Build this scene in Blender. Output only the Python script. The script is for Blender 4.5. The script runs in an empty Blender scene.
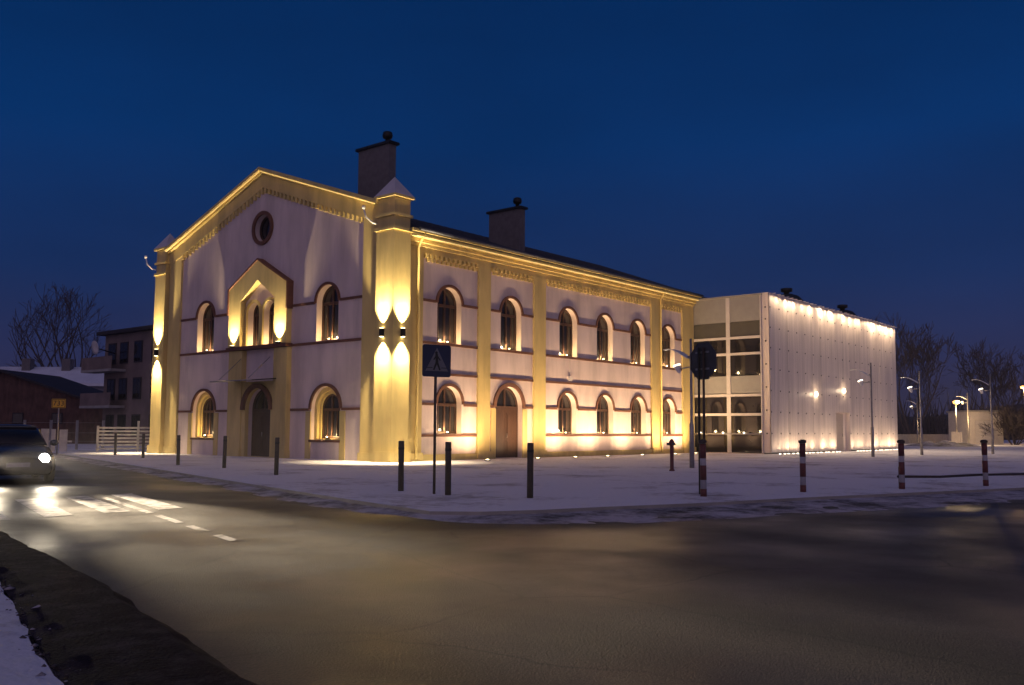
import bpy, bmesh, math, random
from mathutils import Vector, Matrix
from mathutils.geometry import tessellate_polygon
random.seed(7)
R = math.radians
sc = bpy.context.scene
COL = sc.collection

# ------------------------------------------------------------------ camera
CAMP = Vector((-25.279, -27.608, 1.3))
yaw, pit, roll, foc = 0.69679, 0.08015, -0.00575, 915.8
fw = Vector((math.cos(yaw), math.sin(yaw), 0)); rt = Vector((math.sin(yaw), -math.cos(yaw), 0)); up = Vector((0, 0, 1))
Fv = fw * math.cos(pit) + up * math.sin(pit); Uv = up * math.cos(pit) - fw * math.sin(pit)
cr, sr = math.cos(roll), math.sin(roll)
Rv = rt * cr - Uv * sr; U2 = rt * sr + Uv * cr
cam = bpy.data.cameras.new('camera'); camo = bpy.data.objects.new('camera', cam); COL.objects.link(camo)
m = Matrix((Rv, U2, -Fv)).transposed().to_4x4(); m.translation = CAMP
camo.matrix_world = m
cam.sensor_width = 36; cam.lens = foc / 1024 * 36; cam.shift_y = 14.2 / 1024
cam.clip_start = 0.1; cam.clip_end = 5000
sc.camera = camo

# ------------------------------------------------------------------ world, exposure, dusk glow
W = bpy.data.worlds.new("World"); sc.world = W; W.use_nodes = True
nt = W.node_tree; N = nt.nodes; Lk = nt.links; N.clear()
out = N.new('ShaderNodeOutputWorld'); bg = N.new('ShaderNodeBackground')
sky = N.new('ShaderNodeTexSky'); sky.sky_type = 'NISHITA'; sky.sun_disc = False
sky.sun_elevation = R(-3.5); sky.sun_rotation = R(230); sky.ozone_density = 6; sky.air_density = 1.2
tc = N.new('ShaderNodeTexCoord'); sep = N.new('ShaderNodeSeparateXYZ'); Lk.new(tc.outputs['Generated'], sep.inputs[0])
rmp = N.new('ShaderNodeValToRGB'); Lk.new(sep.outputs['Z'], rmp.inputs[0])
e = rmp.color_ramp.elements
e[0].position = 0.0; e[0].color = (.036, .030, .062, 1)
e[1].position = 1.0; e[1].color = (.0015, .012, .050, 1)
for p, c in ((.07, (.021, .025, .078, 1)), (.16, (.0085, .027, .105, 1)), (.30, (.0018, .030, .132, 1)), (.46, (.0010, .023, .105, 1))):
    q = e.new(p); q.color = c
# the afterglow: the western sky, behind the camera, is brighter and pinker
dt = N.new('ShaderNodeVectorMath'); dt.operation = 'DOT_PRODUCT'; Lk.new(tc.outputs['Generated'], dt.inputs[0]); dt.inputs[1].default_value = (-.80, -.56, .2)
mr = N.new('ShaderNodeMapRange'); mr.interpolation_type = 'SMOOTHSTEP'; Lk.new(dt.outputs['Value'], mr.inputs[0])
mr.inputs[1].default_value = -.1; mr.inputs[2].default_value = 1.0; mr.inputs[3].default_value = 0; mr.inputs[4].default_value = 1
glow = N.new('ShaderNodeMix'); glow.data_type = 'RGBA'; glow.blend_type = 'ADD'; Lk.new(mr.outputs[0], glow.inputs['Factor'])
Lk.new(rmp.outputs[0], glow.inputs[6]); glow.inputs[7].default_value = (.215, .145, .170, 1)
ad = N.new('ShaderNodeMix'); ad.data_type = 'RGBA'; ad.blend_type = 'ADD'; ad.inputs['Factor'].default_value = .02
Lk.new(glow.outputs[2], ad.inputs[6]); Lk.new(sky.outputs[0], ad.inputs[7])
cn = N.new('ShaderNodeTexNoise'); cn.inputs['Scale'].default_value = 2.2; cn.inputs['Detail'].default_value = 5
cm = N.new('ShaderNodeMapping'); cm.inputs['Scale'].default_value = (1, 1, 3.5); Lk.new(tc.outputs['Generated'], cm.inputs[0]); Lk.new(cm.outputs[0], cn.inputs[0])
cv = N.new('ShaderNodeMapRange'); Lk.new(cn.outputs[0], cv.inputs[0]); cv.inputs[1].default_value = .3; cv.inputs[2].default_value = .7; cv.inputs[3].default_value = .86; cv.inputs[4].default_value = 1.12
cx = N.new('ShaderNodeMix'); cx.data_type = 'RGBA'; cx.blend_type = 'MULTIPLY'; cx.inputs['Factor'].default_value = 1; Lk.new(ad.outputs[2], cx.inputs[6]); Lk.new(cv.outputs[0], cx.inputs[7])
Lk.new(cx.outputs[2], bg.inputs[0]); bg.inputs[1].default_value = 1.0; Lk.new(bg.outputs[0], out.inputs[0])
sc.view_settings.view_transform = 'Standard'; sc.view_settings.look = 'None'; sc.view_settings.gamma = 1
sc.view_settings.exposure = 0; sc.view_settings.use_curve_mapping = False
sun = bpy.data.lights.new('dusk_sun', 'SUN'); sun.energy = .05; sun.angle = R(50); sun.color = (1, .72, .78)
suno = bpy.data.objects.new('dusk_sun', sun); COL.objects.link(suno)
suno.rotation_euler = Vector((.75, .6, -.35)).to_track_quat('-Z', 'Y').to_euler()

# ------------------------------------------------------------------ helpers
class MB:
    def __init__(s): s.bm = bmesh.new()
    def face(s, vs, smooth=False):
        try:
            f = s.bm.faces.new(vs); f.smooth = smooth; return f
        except ValueError: return None
    def prism(s, F, outer, n0, n1, holes=(), back=True, front=True):
        loops = [list(outer)] + [list(h) for h in holes]
        tris = tessellate_polygon([[Vector((a, b, 0)) for a, b in l] for l in loops])
        flat = [p for l in loops for p in l]
        A = [s.bm.verts.new(F(a, b, n1)) for a, b in flat]; B = [s.bm.verts.new(F(a, b, n0)) for a, b in flat]
        for t in tris:
            if front: s.face([A[i] for i in t])
            if back: s.face([B[i] for i in reversed(t)])
        k = 0
        for l in loops:
            for i in range(len(l)):
                j = (i + 1) % len(l); s.face([A[k + i], A[k + j], B[k + j], B[k + i]])
            k += len(l)
        return s
    def fbox(s, F, s0, s1, z0, z1, n0, n1): return s.prism(F, [(s0, z0), (s1, z0), (s1, z1), (s0, z1)], n0, n1)
    def box(s, x0, x1, y0, y1, z0, z1): return s.fbox(lambda a, b, n: (a, n, b), x0, x1, z0, z1, y0, y1)
    def tube(s, path, rad, seg=8, caps=True, smooth=True):
        P = [Vector(p) for p in path]; rad = rad if isinstance(rad, (list, tuple)) else [rad] * len(P)
        prev = None; ref = None
        for i, p in enumerate(P):
            t = (P[min(i + 1, len(P) - 1)] - P[max(i - 1, 0)]).normalized()
            if ref is None: ref = t.orthogonal().normalized()
            ref = (ref - t * ref.dot(t))
            ref = ref.normalized() if ref.length > 1e-6 else t.orthogonal().normalized()
            b = t.cross(ref)
            ring = [s.bm.verts.new(p + (ref * math.cos(2 * math.pi * k / seg) + b * math.sin(2 * math.pi * k / seg)) * rad[i]) for k in range(seg)]
            if prev:
                for k in range(seg): s.face([prev[k], prev[(k + 1) % seg], ring[(k + 1) % seg], ring[k]], smooth)
            elif caps: s.face(list(reversed(ring)))
            prev = ring
        if caps: s.face(prev)
        return s
    def lathe(s, prof, c=(0, 0, 0), seg=20, M=None):
        c = Vector(c); rings = []
        for r, z in prof:
            ring = []
            for k in range(seg):
                v = Vector((r * math.cos(2 * math.pi * k / seg), r * math.sin(2 * math.pi * k / seg), z))
                if M is not None: v = M @ v
                ring.append(s.bm.verts.new(c + v))
            rings.append(ring)
        for a, b in zip(rings, rings[1:]):
            for k in range(seg): s.face([a[k], a[(k + 1) % seg], b[(k + 1) % seg], b[k]], True)
        s.face(list(reversed(rings[0]))); s.face(rings[-1])
        return s
    def quad(s, pts): s.face([s.bm.verts.new(p) for p in pts]); return s
    def build(s, name, mat, parent=None, loc=None, rz=None, bevel=0, normals=True):
        if normals: bmesh.ops.recalc_face_normals(s.bm, faces=s.bm.faces)
        me = bpy.data.meshes.new(name); s.bm.to_mesh(me); s.bm.free()
        o = bpy.data.objects.new(name, me); COL.objects.link(o)
        if mat: me.materials.append(mat)
        if parent: o.parent = parent
        if loc is not None: o.location = loc
        if rz is not None: o.rotation_euler.z = rz
        if bevel:
            b = o.modifiers.new('bevel', 'BEVEL'); b.width = bevel; b.segments = 2; b.limit_method = 'ANGLE'; b.angle_limit = R(40)
        return o
def tag(o, label=None, cat=None, group=None, kind=None):
    for k, v in (('label', label), ('category', cat), ('group', group), ('kind', kind)):
        if v: o[k] = v
    return o
def thing(name, label, cat, loc=(0, 0, 0), rz=0, group=None):
    o = bpy.data.objects.new(name, None); COL.objects.link(o); o.location = loc; o.rotation_euler.z = rz; o.empty_display_size = .3
    return tag(o, label, cat, group)
def copy_tree(o, parent=None):
    c = o.copy(); COL.objects.link(c)
    if parent: c.parent = parent
    for ch in list(o.children): copy_tree(ch, c)
    return c
def light(name, typ, loc, direction=None, energy=10, color=(1, .72, .36), size=.03, spot=None, blend=.5, parent=None, sy=None):
    l = bpy.data.lights.new(name, typ); l.energy = energy; l.color = color
    if typ == 'AREA':
        l.size = size
        if sy: l.shape = 'RECTANGLE'; l.size_y = sy
    else: l.shadow_soft_size = size
    if typ == 'SPOT': l.spot_size = R(spot); l.spot_blend = blend
    o = bpy.data.objects.new(name, l); COL.objects.link(o); o.location = loc
    if direction is not None: o.rotation_euler = Vector(direction).to_track_quat('-Z', 'Y').to_euler()
    if parent: o.parent = parent
    return o

def lettering(text, size, parent, loc, mt, ext=.002):
    c = bpy.data.curves.new('lettering', 'FONT'); c.body = text; c.size = size; c.align_x = 'CENTER'; c.align_y = 'CENTER'; c.extrude = ext
    t = bpy.data.objects.new('lettering_curve', c); COL.objects.link(t); bpy.context.view_layer.update()
    me = bpy.data.meshes.new_from_object(t.evaluated_get(bpy.context.evaluated_depsgraph_get())); bpy.data.objects.remove(t); bpy.data.curves.remove(c)
    me.materials.clear(); me.materials.append(mt)
    o = bpy.data.objects.new('lettering', me); COL.objects.link(o); o.parent = parent; o.location = loc; o.rotation_euler = (R(90), 0, R(90))
    return o

# ------------------------------------------------------------------ materials
def mat(name, base, rough=.8, metal=0, var=.12, scale=3, bump=0, bscale=30, spec=.5, emit=None, es=0, var2=None, rvar=0, stretch=None, detail=5, thr=(.35, .65), stain=0):
    M = bpy.data.materials.new(name); M.use_nodes = True
    t = M.node_tree; n = t.nodes; l = t.links; p = n['Principled BSDF']
    p.inputs['Roughness'].default_value = rough; p.inputs['Metallic'].default_value = metal
    p.inputs['Specular IOR Level'].default_value = spec
    tcn = n.new('ShaderNodeTexCoord'); mp = n.new('ShaderNodeMapping'); l.new(tcn.outputs['Object'], mp.inputs[0])
    if stretch: mp.inputs['Scale'].default_value = stretch
    no = n.new('ShaderNodeTexNoise'); no.inputs['Scale'].default_value = scale; no.inputs['Detail'].default_value = detail; l.new(mp.outputs[0], no.inputs[0])
    cr_ = n.new('ShaderNodeValToRGB'); l.new(no.outputs[0], cr_.inputs[0])
    cr_.color_ramp.elements[0].position = thr[0]; cr_.color_ramp.elements[1].position = thr[1]
    d = tuple(max(0, c * (1 - var)) for c in base); b = tuple(min(1, c * (1 + var)) for c in base)
    if var2: d = var2; b = base
    cr_.color_ramp.elements[0].color = (*d, 1); cr_.color_ramp.elements[1].color = (*b, 1)
    l.new(cr_.outputs[0], p.inputs['Base Color'])
    if rvar:
        mr_ = n.new('ShaderNodeMapRange'); l.new(no.outputs[0], mr_.inputs[0]); mr_.inputs[1].default_value = .3; mr_.inputs[2].default_value = .7
        mr_.inputs[3].default_value = rough - rvar; mr_.inputs[4].default_value = rough + rvar; l.new(mr_.outputs[0], p.inputs['Roughness'])
    if stain:
        ns = n.new('ShaderNodeTexNoise'); ns.inputs['Scale'].default_value = .55; ns.inputs['Detail'].default_value = 9; ns.inputs['Roughness'].default_value = .65
        ms = n.new('ShaderNodeMapping'); ms.inputs['Scale'].default_value = (2.2, 2.2, .35); l.new(tcn.outputs['Object'], ms.inputs[0]); l.new(ms.outputs[0], ns.inputs[0])
        rs_ = n.new('ShaderNodeMapRange'); l.new(ns.outputs[0], rs_.inputs[0]); rs_.inputs[1].default_value = .38; rs_.inputs[2].default_value = .55; rs_.inputs[3].default_value = 1 - stain; rs_.inputs[4].default_value = 1
        mxs = n.new('ShaderNodeMix'); mxs.data_type = 'RGBA'; mxs.blend_type = 'MULTIPLY'; mxs.inputs['Factor'].default_value = 1
        l.new(cr_.outputs[0], mxs.inputs[6]); l.new(rs_.outputs[0], mxs.inputs[7]); l.new(mxs.outputs[2], p.inputs['Base Color'])
    if bump:
        n2 = n.new('ShaderNodeTexNoise'); n2.inputs['Scale'].default_value = bscale; n2.inputs['Detail'].default_value = 6; l.new(tcn.outputs['Object'], n2.inputs[0])
        bp = n.new('ShaderNodeBump'); bp.inputs['Strength'].default_value = bump; bp.inputs['Distance'].default_value = .03; l.new(n2.outputs[0], bp.inputs['Height']); l.new(bp.outputs[0], p.inputs['Normal'])
    if emit:
        p.inputs['Emission Color'].default_value = (*emit, 1); p.inputs['Emission Strength'].default_value = es
    return M
M = {}
M['plaster'] = mat('pale_plaster', (.72, .60, .55), .9, var=.09, scale=.9, bump=.12, bscale=40, stretch=(1, 1, .35), stain=.16)
M['ochre'] = mat('ochre_plaster', (.66, .52, .20), .85, var=.09, scale=1.1, bump=.12, bscale=35, stretch=(1, 1, .4), stain=.2)
M['brown'] = mat('brown_moulding', (.15, .062, .034), .75, var=.15, scale=4, bump=.1)
M['wood'] = mat('dark_wood', (.055, .025, .015), .5, var=.3, scale=5, stretch=(6, 6, .6))
M['door'] = mat('door_wood', (.060, .027, .015), .5, var=.25, scale=5, stretch=(6, 6, .5), bump=.1)
M['pane'] = mat('window_glass', (.016, .015, .018), .05, var=.05, spec=.6)
M['roof'] = mat('roof_sheet', (.05, .055, .075), .45, var=.2, scale=2, metal=.3)
M['capm'] = mat('cap_sheet', (.62, .58, .58), .5, var=.06, scale=2)
M['chim'] = mat('chimney_render', (.15, .135, .135), .9, var=.12, scale=4, bump=.1)
M['dark'] = mat('dark_metal', (.02, .02, .022), .45, metal=.5, var=.2)
M['steel'] = mat('galvanised_steel', (.35, .33, .31), .4, metal=.8, var=.1, scale=6)
M['snow'] = None
M['panel'] = mat('white_glass_panel', (.72, .63, .57), .42, var=.13, scale=1.6, stretch=(2.6, 2.6, .12), spec=.5)
M['frame'] = mat('white_frame', (.62, .57, .53), .5, var=.04)
M['spandrel'] = mat('spandrel_panel', (.31, .30, .28), .35, var=.05)
M['gdoor'] = mat('pale_steel_door', (.50, .42, .35), .5, var=.06)
M['led'] = mat('led_strip', (.8, .6, .3), .5, emit=(1, .72, .24), es=.6)  # glow of the lit coping edges, put into thin tubes
M['bulb'] = mat('lamp_lens', (.9, .8, .6), .3, emit=(1, .78, .42), es=14)
M['bulbw'] = mat('white_lens', (.9, .9, .8), .3, emit=(1, .86, .62), es=5)
M['sod'] = mat('sodium_lens', (.9, .7, .4), .3, emit=(1, .46, .10), es=3.5)
M['beam'] = mat('headlight_lens', (.9, .9, .9), .2, emit=(1, .92, .78), es=40)
M['wing'] = mat('white_reflector', (.8, .78, .74), .4, var=.03)
M['bollard'] = mat('brown_bollard_paint', (.035, .018, .015), .5, var=.3, scale=8)
M['red'] = mat('red_paint', (.11, .014, .018), .5, var=.15, scale=8)
M['white'] = mat('white_paint', (.36, .34, .36), .5, var=.1, scale=8)
M['blue'] = mat('sign_blue', (.008, .017, .065), .45, var=.05)
M['signw'] = mat('sign_white', (.16, .16, .17), .4, var=.05)
M['black'] = mat('sign_black', (.01, .01, .01), .5, var=.05)
M['signback'] = mat('grey_sign_back', (.045, .045, .055), .6, var=.2, scale=4)
M['yellow'] = mat('sign_yellow', (.75, .42, .03), .4, var=.05)
M['barn'] = mat('barn_boards', (.10, .052, .04), .9, var=.3, scale=3, stretch=(1, 5, .4))
M['tar'] = mat('dark_roofing', (.03, .025, .03), .85, var=.2)
M['block'] = mat('block_render', (.20, .15, .13), .9, var=.18, scale=.8)
M['house'] = mat('house_render', (.24, .22, .24), .9, var=.1)
M['roofsnow'] = mat('roof_snow', (.72, .74, .80), .8, var=.08, scale=.6, bump=.1, bscale=4)
M['bark'] = mat('bark', (.085, .068, .07), .9, var=.3, scale=6)
M['shed'] = mat('shed_wall', (.60, .54, .47), .8, var=.06)
M['conc'] = mat('concrete', (.34, .32, .29), .9, var=.12, scale=2, bump=.1)
M['carpaint'] = mat('car_paint', (.10, .105, .12), .25, metal=.6, var=.03)
M['tyre'] = mat('tyre_rubber', (.012, .012, .012), .8)
M['tail'] = mat('tail_lens', (.4, .01, .01), .3, emit=(1, .03, .02), es=2)
M['fence'] = mat('fence_paint', (.62, .57, .46), .6, var=.12, scale=3)
M['marking'] = mat('road_marking', (.62, .60, .56), .55, var2=(.09, .085, .08), scale=5, detail=8, thr=(.36, .52), rvar=.15, bump=.1, bscale=60)

def snow_mat(name, dirt=(.16, .13, .12), lo=.30, hi=.52, scale=.35, clean=(.84, .84, .88), bsc=7, spec=.3, bst=.6):
    m_ = bpy.data.materials.new(name); m_.use_nodes = True; t = m_.node_tree; n = t.nodes; l = t.links; p = n['Principled BSDF']
    p.inputs['Roughness'].default_value = .8; p.inputs['Specular IOR Level'].default_value = spec
    tcn = n.new('ShaderNodeTexCoord')
    a = n.new('ShaderNodeTexNoise'); a.inputs['Scale'].default_value = scale; a.inputs['Detail'].default_value = 10; a.inputs['Roughness'].default_value = .68; l.new(tcn.outputs['Object'], a.inputs[0])
    b = n.new('ShaderNodeTexNoise'); b.inputs['Scale'].default_value = 4.5; b.inputs['Detail'].default_value = 8; b.inputs['Roughness'].default_value = .7; l.new(tcn.outputs['Object'], b.inputs[0])
    mx = n.new('ShaderNodeMath'); mx.operation = 'MULTIPLY_ADD'; l.new(b.outputs[0], mx.inputs[0]); mx.inputs[1].default_value = .45
    l.new(a.outputs[0], mx.inputs[2])
    mm = n.new('ShaderNodeMath'); mm.operation = 'SUBTRACT'; l.new(mx.outputs[0], mm.inputs[0]); mm.inputs[1].default_value = .225
    r_ = n.new('ShaderNodeValToRGB'); l.new(mm.outputs[0], r_.inputs[0])
    r_.color_ramp.elements[0].position = lo; r_.color_ramp.elements[0].color = (*dirt, 1)
    r_.color_ramp.elements[1].position = hi; r_.color_ramp.elements[1].color = (*clean, 1)
    l.new(r_.outputs[0], p.inputs['Base Color'])
    c = n.new('ShaderNodeTexNoise'); c.inputs['Scale'].default_value = bsc; c.inputs['Detail'].default_value = 8; l.new(tcn.outputs['Object'], c.inputs[0])
    bp = n.new('ShaderNodeBump'); bp.inputs['Strength'].default_value = bst; bp.inputs['Distance'].default_value = .06; l.new(c.outputs[0], bp.inputs['Height']); l.new(bp.outputs[0], p.inputs['Normal'])
    return m_
M['snow'] = snow_mat('trodden_snow', dirt=(.27, .24, .24), lo=.28, hi=.47, bst=.9)
M['slush'] = snow_mat('dirty_slush', dirt=(.05, .042, .042), lo=.36, hi=.60, scale=.9, clean=(.55, .52, .55))
M['verge'] = snow_mat('muddy_verge', dirt=(.028, .020, .020), lo=.46, hi=1.0, scale=3.5, clean=(.15, .12, .125), bsc=38, spec=.08, bst=1.0)

def asphalt(nm='wet_asphalt', r0=.34, r1=.62, spec=.36):
    m_ = bpy.data.materials.new(nm); m_.use_nodes = True; t = m_.node_tree; n = t.nodes; l = t.links; p = n['Principled BSDF']
    tcn = n.new('ShaderNodeTexCoord')
    def noise(s, d=6, st=None):
        a = n.new('ShaderNodeTexNoise'); a.inputs['Scale'].default_value = s; a.inputs['Detail'].default_value = d
        if st:
            mp = n.new('ShaderNodeMapping'); mp.inputs['Rotation'].default_value = (0, 0, R(16)); mp.inputs['Scale'].default_value = st
            l.new(tcn.outputs['Object'], mp.inputs[0]); l.new(mp.outputs[0], a.inputs[0])
        else: l.new(tcn.outputs['Object'], a.inputs[0])
        return a
    a = noise(.5, 8, (1.6, .25, 1)); g = noise(75, 4); w = noise(.35, 6)
    r_ = n.new('ShaderNodeValToRGB'); l.new(a.outputs[0], r_.inputs[0])
    r_.color_ramp.elements[0].position = .3; r_.color_ramp.elements[0].color = (.014, .012, .012, 1)
    r_.color_ramp.elements[1].position = .7; r_.color_ramp.elements[1].color = (.050, .041, .033, 1)
    gr = n.new('ShaderNodeMix'); gr.data_type = 'RGBA'; gr.blend_type = 'MULTIPLY'; gr.inputs['Factor'].default_value = .9
    g2 = n.new('ShaderNodeValToRGB'); l.new(g.outputs[0], g2.inputs[0]); g2.color_ramp.elements[0].position = .3; g2.color_ramp.elements[1].position = .65
    g2.color_ramp.elements[0].color = (.12, .12, .12, 1); g2.color_ramp.elements[1].color = (1.9, 1.85, 1.8, 1)
    sx = n.new('ShaderNodeSeparateXYZ'); mt_ = n.new('ShaderNodeMapping'); mt_.inputs['Rotation'].default_value = (0, 0, -math.atan(.286) * -1); l.new(tcn.outputs['Object'], mt_.inputs[0]); l.new(mt_.outputs[0], sx.inputs[0])
    wv = n.new('ShaderNodeMath'); wv.operation = 'MULTIPLY'; l.new(sx.outputs['X'], wv.inputs[0]); wv.inputs[1].default_value = 4.2
    nz = noise(.8, 4, (1, .2, 1)); wa = n.new('ShaderNodeMath'); wa.operation = 'MULTIPLY_ADD'; l.new(nz.outputs[0], wa.inputs[0]); wa.inputs[1].default_value = 3.0; l.new(wv.outputs[0], wa.inputs[2])
    sn = n.new('ShaderNodeMath'); sn.operation = 'SINE'; l.new(wa.outputs[0], sn.inputs[0])
    tr = n.new('ShaderNodeMapRange'); l.new(sn.outputs[0], tr.inputs[0]); tr.inputs[1].default_value = -1; tr.inputs[2].default_value = 1; tr.inputs[3].default_value = .62; tr.inputs[4].default_value = 1.25
    tm = n.new('ShaderNodeMix'); tm.data_type = 'RGBA'; tm.blend_type = 'MULTIPLY'; tm.inputs['Factor'].default_value = 1; l.new(r_.outputs[0], tm.inputs[6]); l.new(tr.outputs[0], tm.inputs[7])
    vo = n.new('ShaderNodeTexVoronoi'); vo.feature = 'DISTANCE_TO_EDGE'; vo.inputs['Scale'].default_value = .42
    wn = noise(1.6, 5); vm = n.new('ShaderNodeMix'); vm.data_type = 'RGBA'; vm.inputs['Factor'].default_value = .25; l.new(tcn.outputs['Object'], vm.inputs[6]); l.new(wn.outputs[1], vm.inputs[7]); l.new(vm.outputs[2], vo.inputs['Vector'])
    vr = n.new('ShaderNodeMapRange'); l.new(vo.outputs['Distance'], vr.inputs[0]); vr.inputs[1].default_value = .002; vr.inputs[2].default_value = .009; vr.inputs[3].default_value = .25; vr.inputs[4].default_value = 1
    cm_ = n.new('ShaderNodeMix'); cm_.data_type = 'RGBA'; cm_.blend_type = 'MULTIPLY'; cm_.inputs['Factor'].default_value = 1; l.new(tm.outputs[2], cm_.inputs[6]); l.new(vr.outputs[0], cm_.inputs[7])
    l.new(cm_.outputs[2], gr.inputs[6]); l.new(g2.outputs[0], gr.inputs[7]); l.new(gr.outputs[2], p.inputs['Base Color'])
    mr_ = n.new('ShaderNodeMapRange'); l.new(w.outputs[0], mr_.inputs[0]); mr_.inputs[1].default_value = .38; mr_.inputs[2].default_value = .62
    mr_.inputs[3].default_value = r0; mr_.inputs[4].default_value = r1; l.new(mr_.outputs[0], p.inputs['Roughness'])
    p.inputs['Specular IOR Level'].default_value = spec
    bp = n.new('ShaderNodeBump'); bp.inputs['Strength'].default_value = .7; bp.inputs['Distance'].default_value = .008; l.new(g.outputs[0], bp.inputs['Height']); l.new(bp.outputs[0], p.inputs['Normal'])
    return m_
M['asphalt'] = asphalt()

# ------------------------------------------------------------------ ground, roads, kerbs
def roadu(v, off=0.0):            # centre line of the main road, off > 0 towards the building
    return -17.6 + .286 * (v + 14) + off * 1.04
def flat(name, pts, z, material, kind='structure'):
    b = MB(); vs = [b.bm.verts.new((x, y, z)) for x, y in pts]
    for t in tessellate_polygon([[Vector((x, y, 0)) for x, y in pts]]): b.face([vs[i] for i in t])
    for f in b.bm.faces:
        f.normal_update()
        if f.normal.z < 0: f.normal_flip()
    return tag(b.build(name, material, normals=False), kind=kind)
S = 900
flat('ground', [(-S, -S), (S, -S), (S, S), (-S, S)], -.16, M['snow'])
flat('road', [(roadu(-60, -2.75), -60), (roadu(-60, 3.35), -60), (roadu(160, 3.35), 160), (roadu(160, -2.75), 160)], -.10, M['asphalt'])
KERB = [(-14.75, -17.1), (-14.25, -17.75), (-13.4, -18.2), (-12.17, -18.62), (-10.17, -19.44), (-7.36, -20.3), (-4.63, -21.3), (-.13, -22.9), (12, -27.4), (60, -45)]
flat('side_road', [(roadu(-15.5, 3.2), -15.5), (-13.0, -17.3), (-4, -20.4), (62, -43.5), (58, -62), (roadu(-45, 3.2), -45)], -.104, M['asphalt'])
plaza_edge = [(roadu(160, 3.5), 160), (roadu(60, 3.5), 60), (roadu(20, 3.5), 20), (roadu(0, 3.5), 0), (roadu(-13, 3.5), -13)] + KERB
flat('plaza', plaza_edge + [(200, -90), (200, 160)], 0.0, M['snow'])
kb = MB()
for (a, b_) in zip(plaza_edge[1:], plaza_edge[2:]):
    d = (Vector((*b_, 0)) - Vector((*a, 0))).normalized(); nn = Vector((d.y, -d.x, 0))
    if nn.dot(Vector((-1, -1, 0))) < 0: nn = -nn
    A = Vector((*a, 0)); B = Vector((*b_, 0))
    kb.quad([A, B, B + Vector((0, 0, -.13)), A + Vector((0, 0, -.13))])
tag(kb.build('kerb', M['conc'], normals=False), kind='structure')
def strip(name, edge_in, edge_out, material, nlen, nwid, amp, seed, zf, kind='structure'):
    """a rough strip of slush or earth lofted between two polylines"""
    rnd = random.Random(seed)
    from mathutils import noise
    def resample(pl, n):
        ds = [0]
        for a, b in zip(pl, pl[1:]): ds.append(ds[-1] + (Vector(b) - Vector(a)).length)
        o = []
        for i in range(n + 1):
            t = ds[-1] * i / n; k = 0
            while k < len(ds) - 2 and ds[k + 1] < t: k += 1
            q = (t - ds[k]) / max(1e-6, ds[k + 1] - ds[k]); o.append(Vector(pl[k]).lerp(Vector(pl[k + 1]), q))
        return o
    A = resample(edge_in, nlen); B = resample(edge_out, nlen); b = MB(); g = []
    for i in range(nlen + 1):
        row = []
        for j in range(nwid + 1):
            t = j / nwid; p = A[i].lerp(B[i], t)
            h = noise.fractal(Vector((p.x * 1.3, p.y * 1.3, seed)), .8, 2.1, 5) * amp
            wob = noise.noise(Vector((p.x * .9, p.y * .9, seed + 9))) * .06 + noise.noise(Vector((p.x * 3.1, p.y * 3.1, seed + 3))) * .03
            d = (B[i] - A[i]).normalized()
            edge = math.sin(math.pi * min(1, max(0, t)))
            row.append(b.bm.verts.new((p.x + d.x * wob, p.y + d.y * wob, zf(t) + (h if 0 < t < 1 else 0))))
        g.append(row)
    for i in range(nlen):
        for j in range(nwid): b.face([g[i][j], g[i + 1][j], g[i + 1][j + 1], g[i][j + 1]], True)
    return tag(b.build(name, material), kind=kind)
# ploughed slush in the gutter of the plaza side
outer = []
for i, (x, y) in enumerate(plaza_edge[3:]):
    pass
gut_in = [(roadu(60, 3.6), 60), (roadu(8, 3.6), 8), (roadu(-8, 3.6), -8), (roadu(-13, 3.6), -13)] + KERB[:-1]
gut_out = [(roadu(60, 2.9), 60), (roadu(8, 2.9), 8), (roadu(-8, 2.85), -8), (roadu(-14, 2.75), -14), (-15.1, -17.4), (-14.9, -18.2), (-14.3, -19.1), (-13.3, -20.0), (-11.7, -20.7), (-9.7, -21.4), (-7.2, -22.4), (-3.0, -23.8), (10, -28.6)]
strip('gutter_snow', gut_in, gut_out, M['slush'], 420, 9, .03, 3, lambda t: -.055 - .05 * t)
# the near side: kerb line, muddy verge and the snowy path
e0 = [(roadu(30, -2.72), 30), (-20.0, -13.9), (-21.12, -19.17), (-21.9, -22.13), (-22.18, -23.2), (-23.0, -26.6)]
e1 = [(roadu(30, -4.4), 30), (-21.2, -15), (-21.85, -18.84), (-22.67, -21.43), (-23.0, -22.6), (-24.0, -26.6)]
e2 = [(roadu(30, -9), 30), (-27, -14), (-28, -19), (-28, -22), (-28, -24), (-28.5, -27)]
strip('verge', e0, e1, M['verge'], 620, 54, .007, 11, lambda t: -.115 + .10 * min(1, t * 5) - .03 * max(0, t - .8) * 5)
strip('footpath', e1, e2, M['snow'], 300, 60, .012, 17, lambda t: -.04 + .05 * min(1, t * 8))
M['patch'] = mat('road_patch', (.018, .016, .015), .5, var=.3, scale=9, bump=.15, bscale=120)
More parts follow.
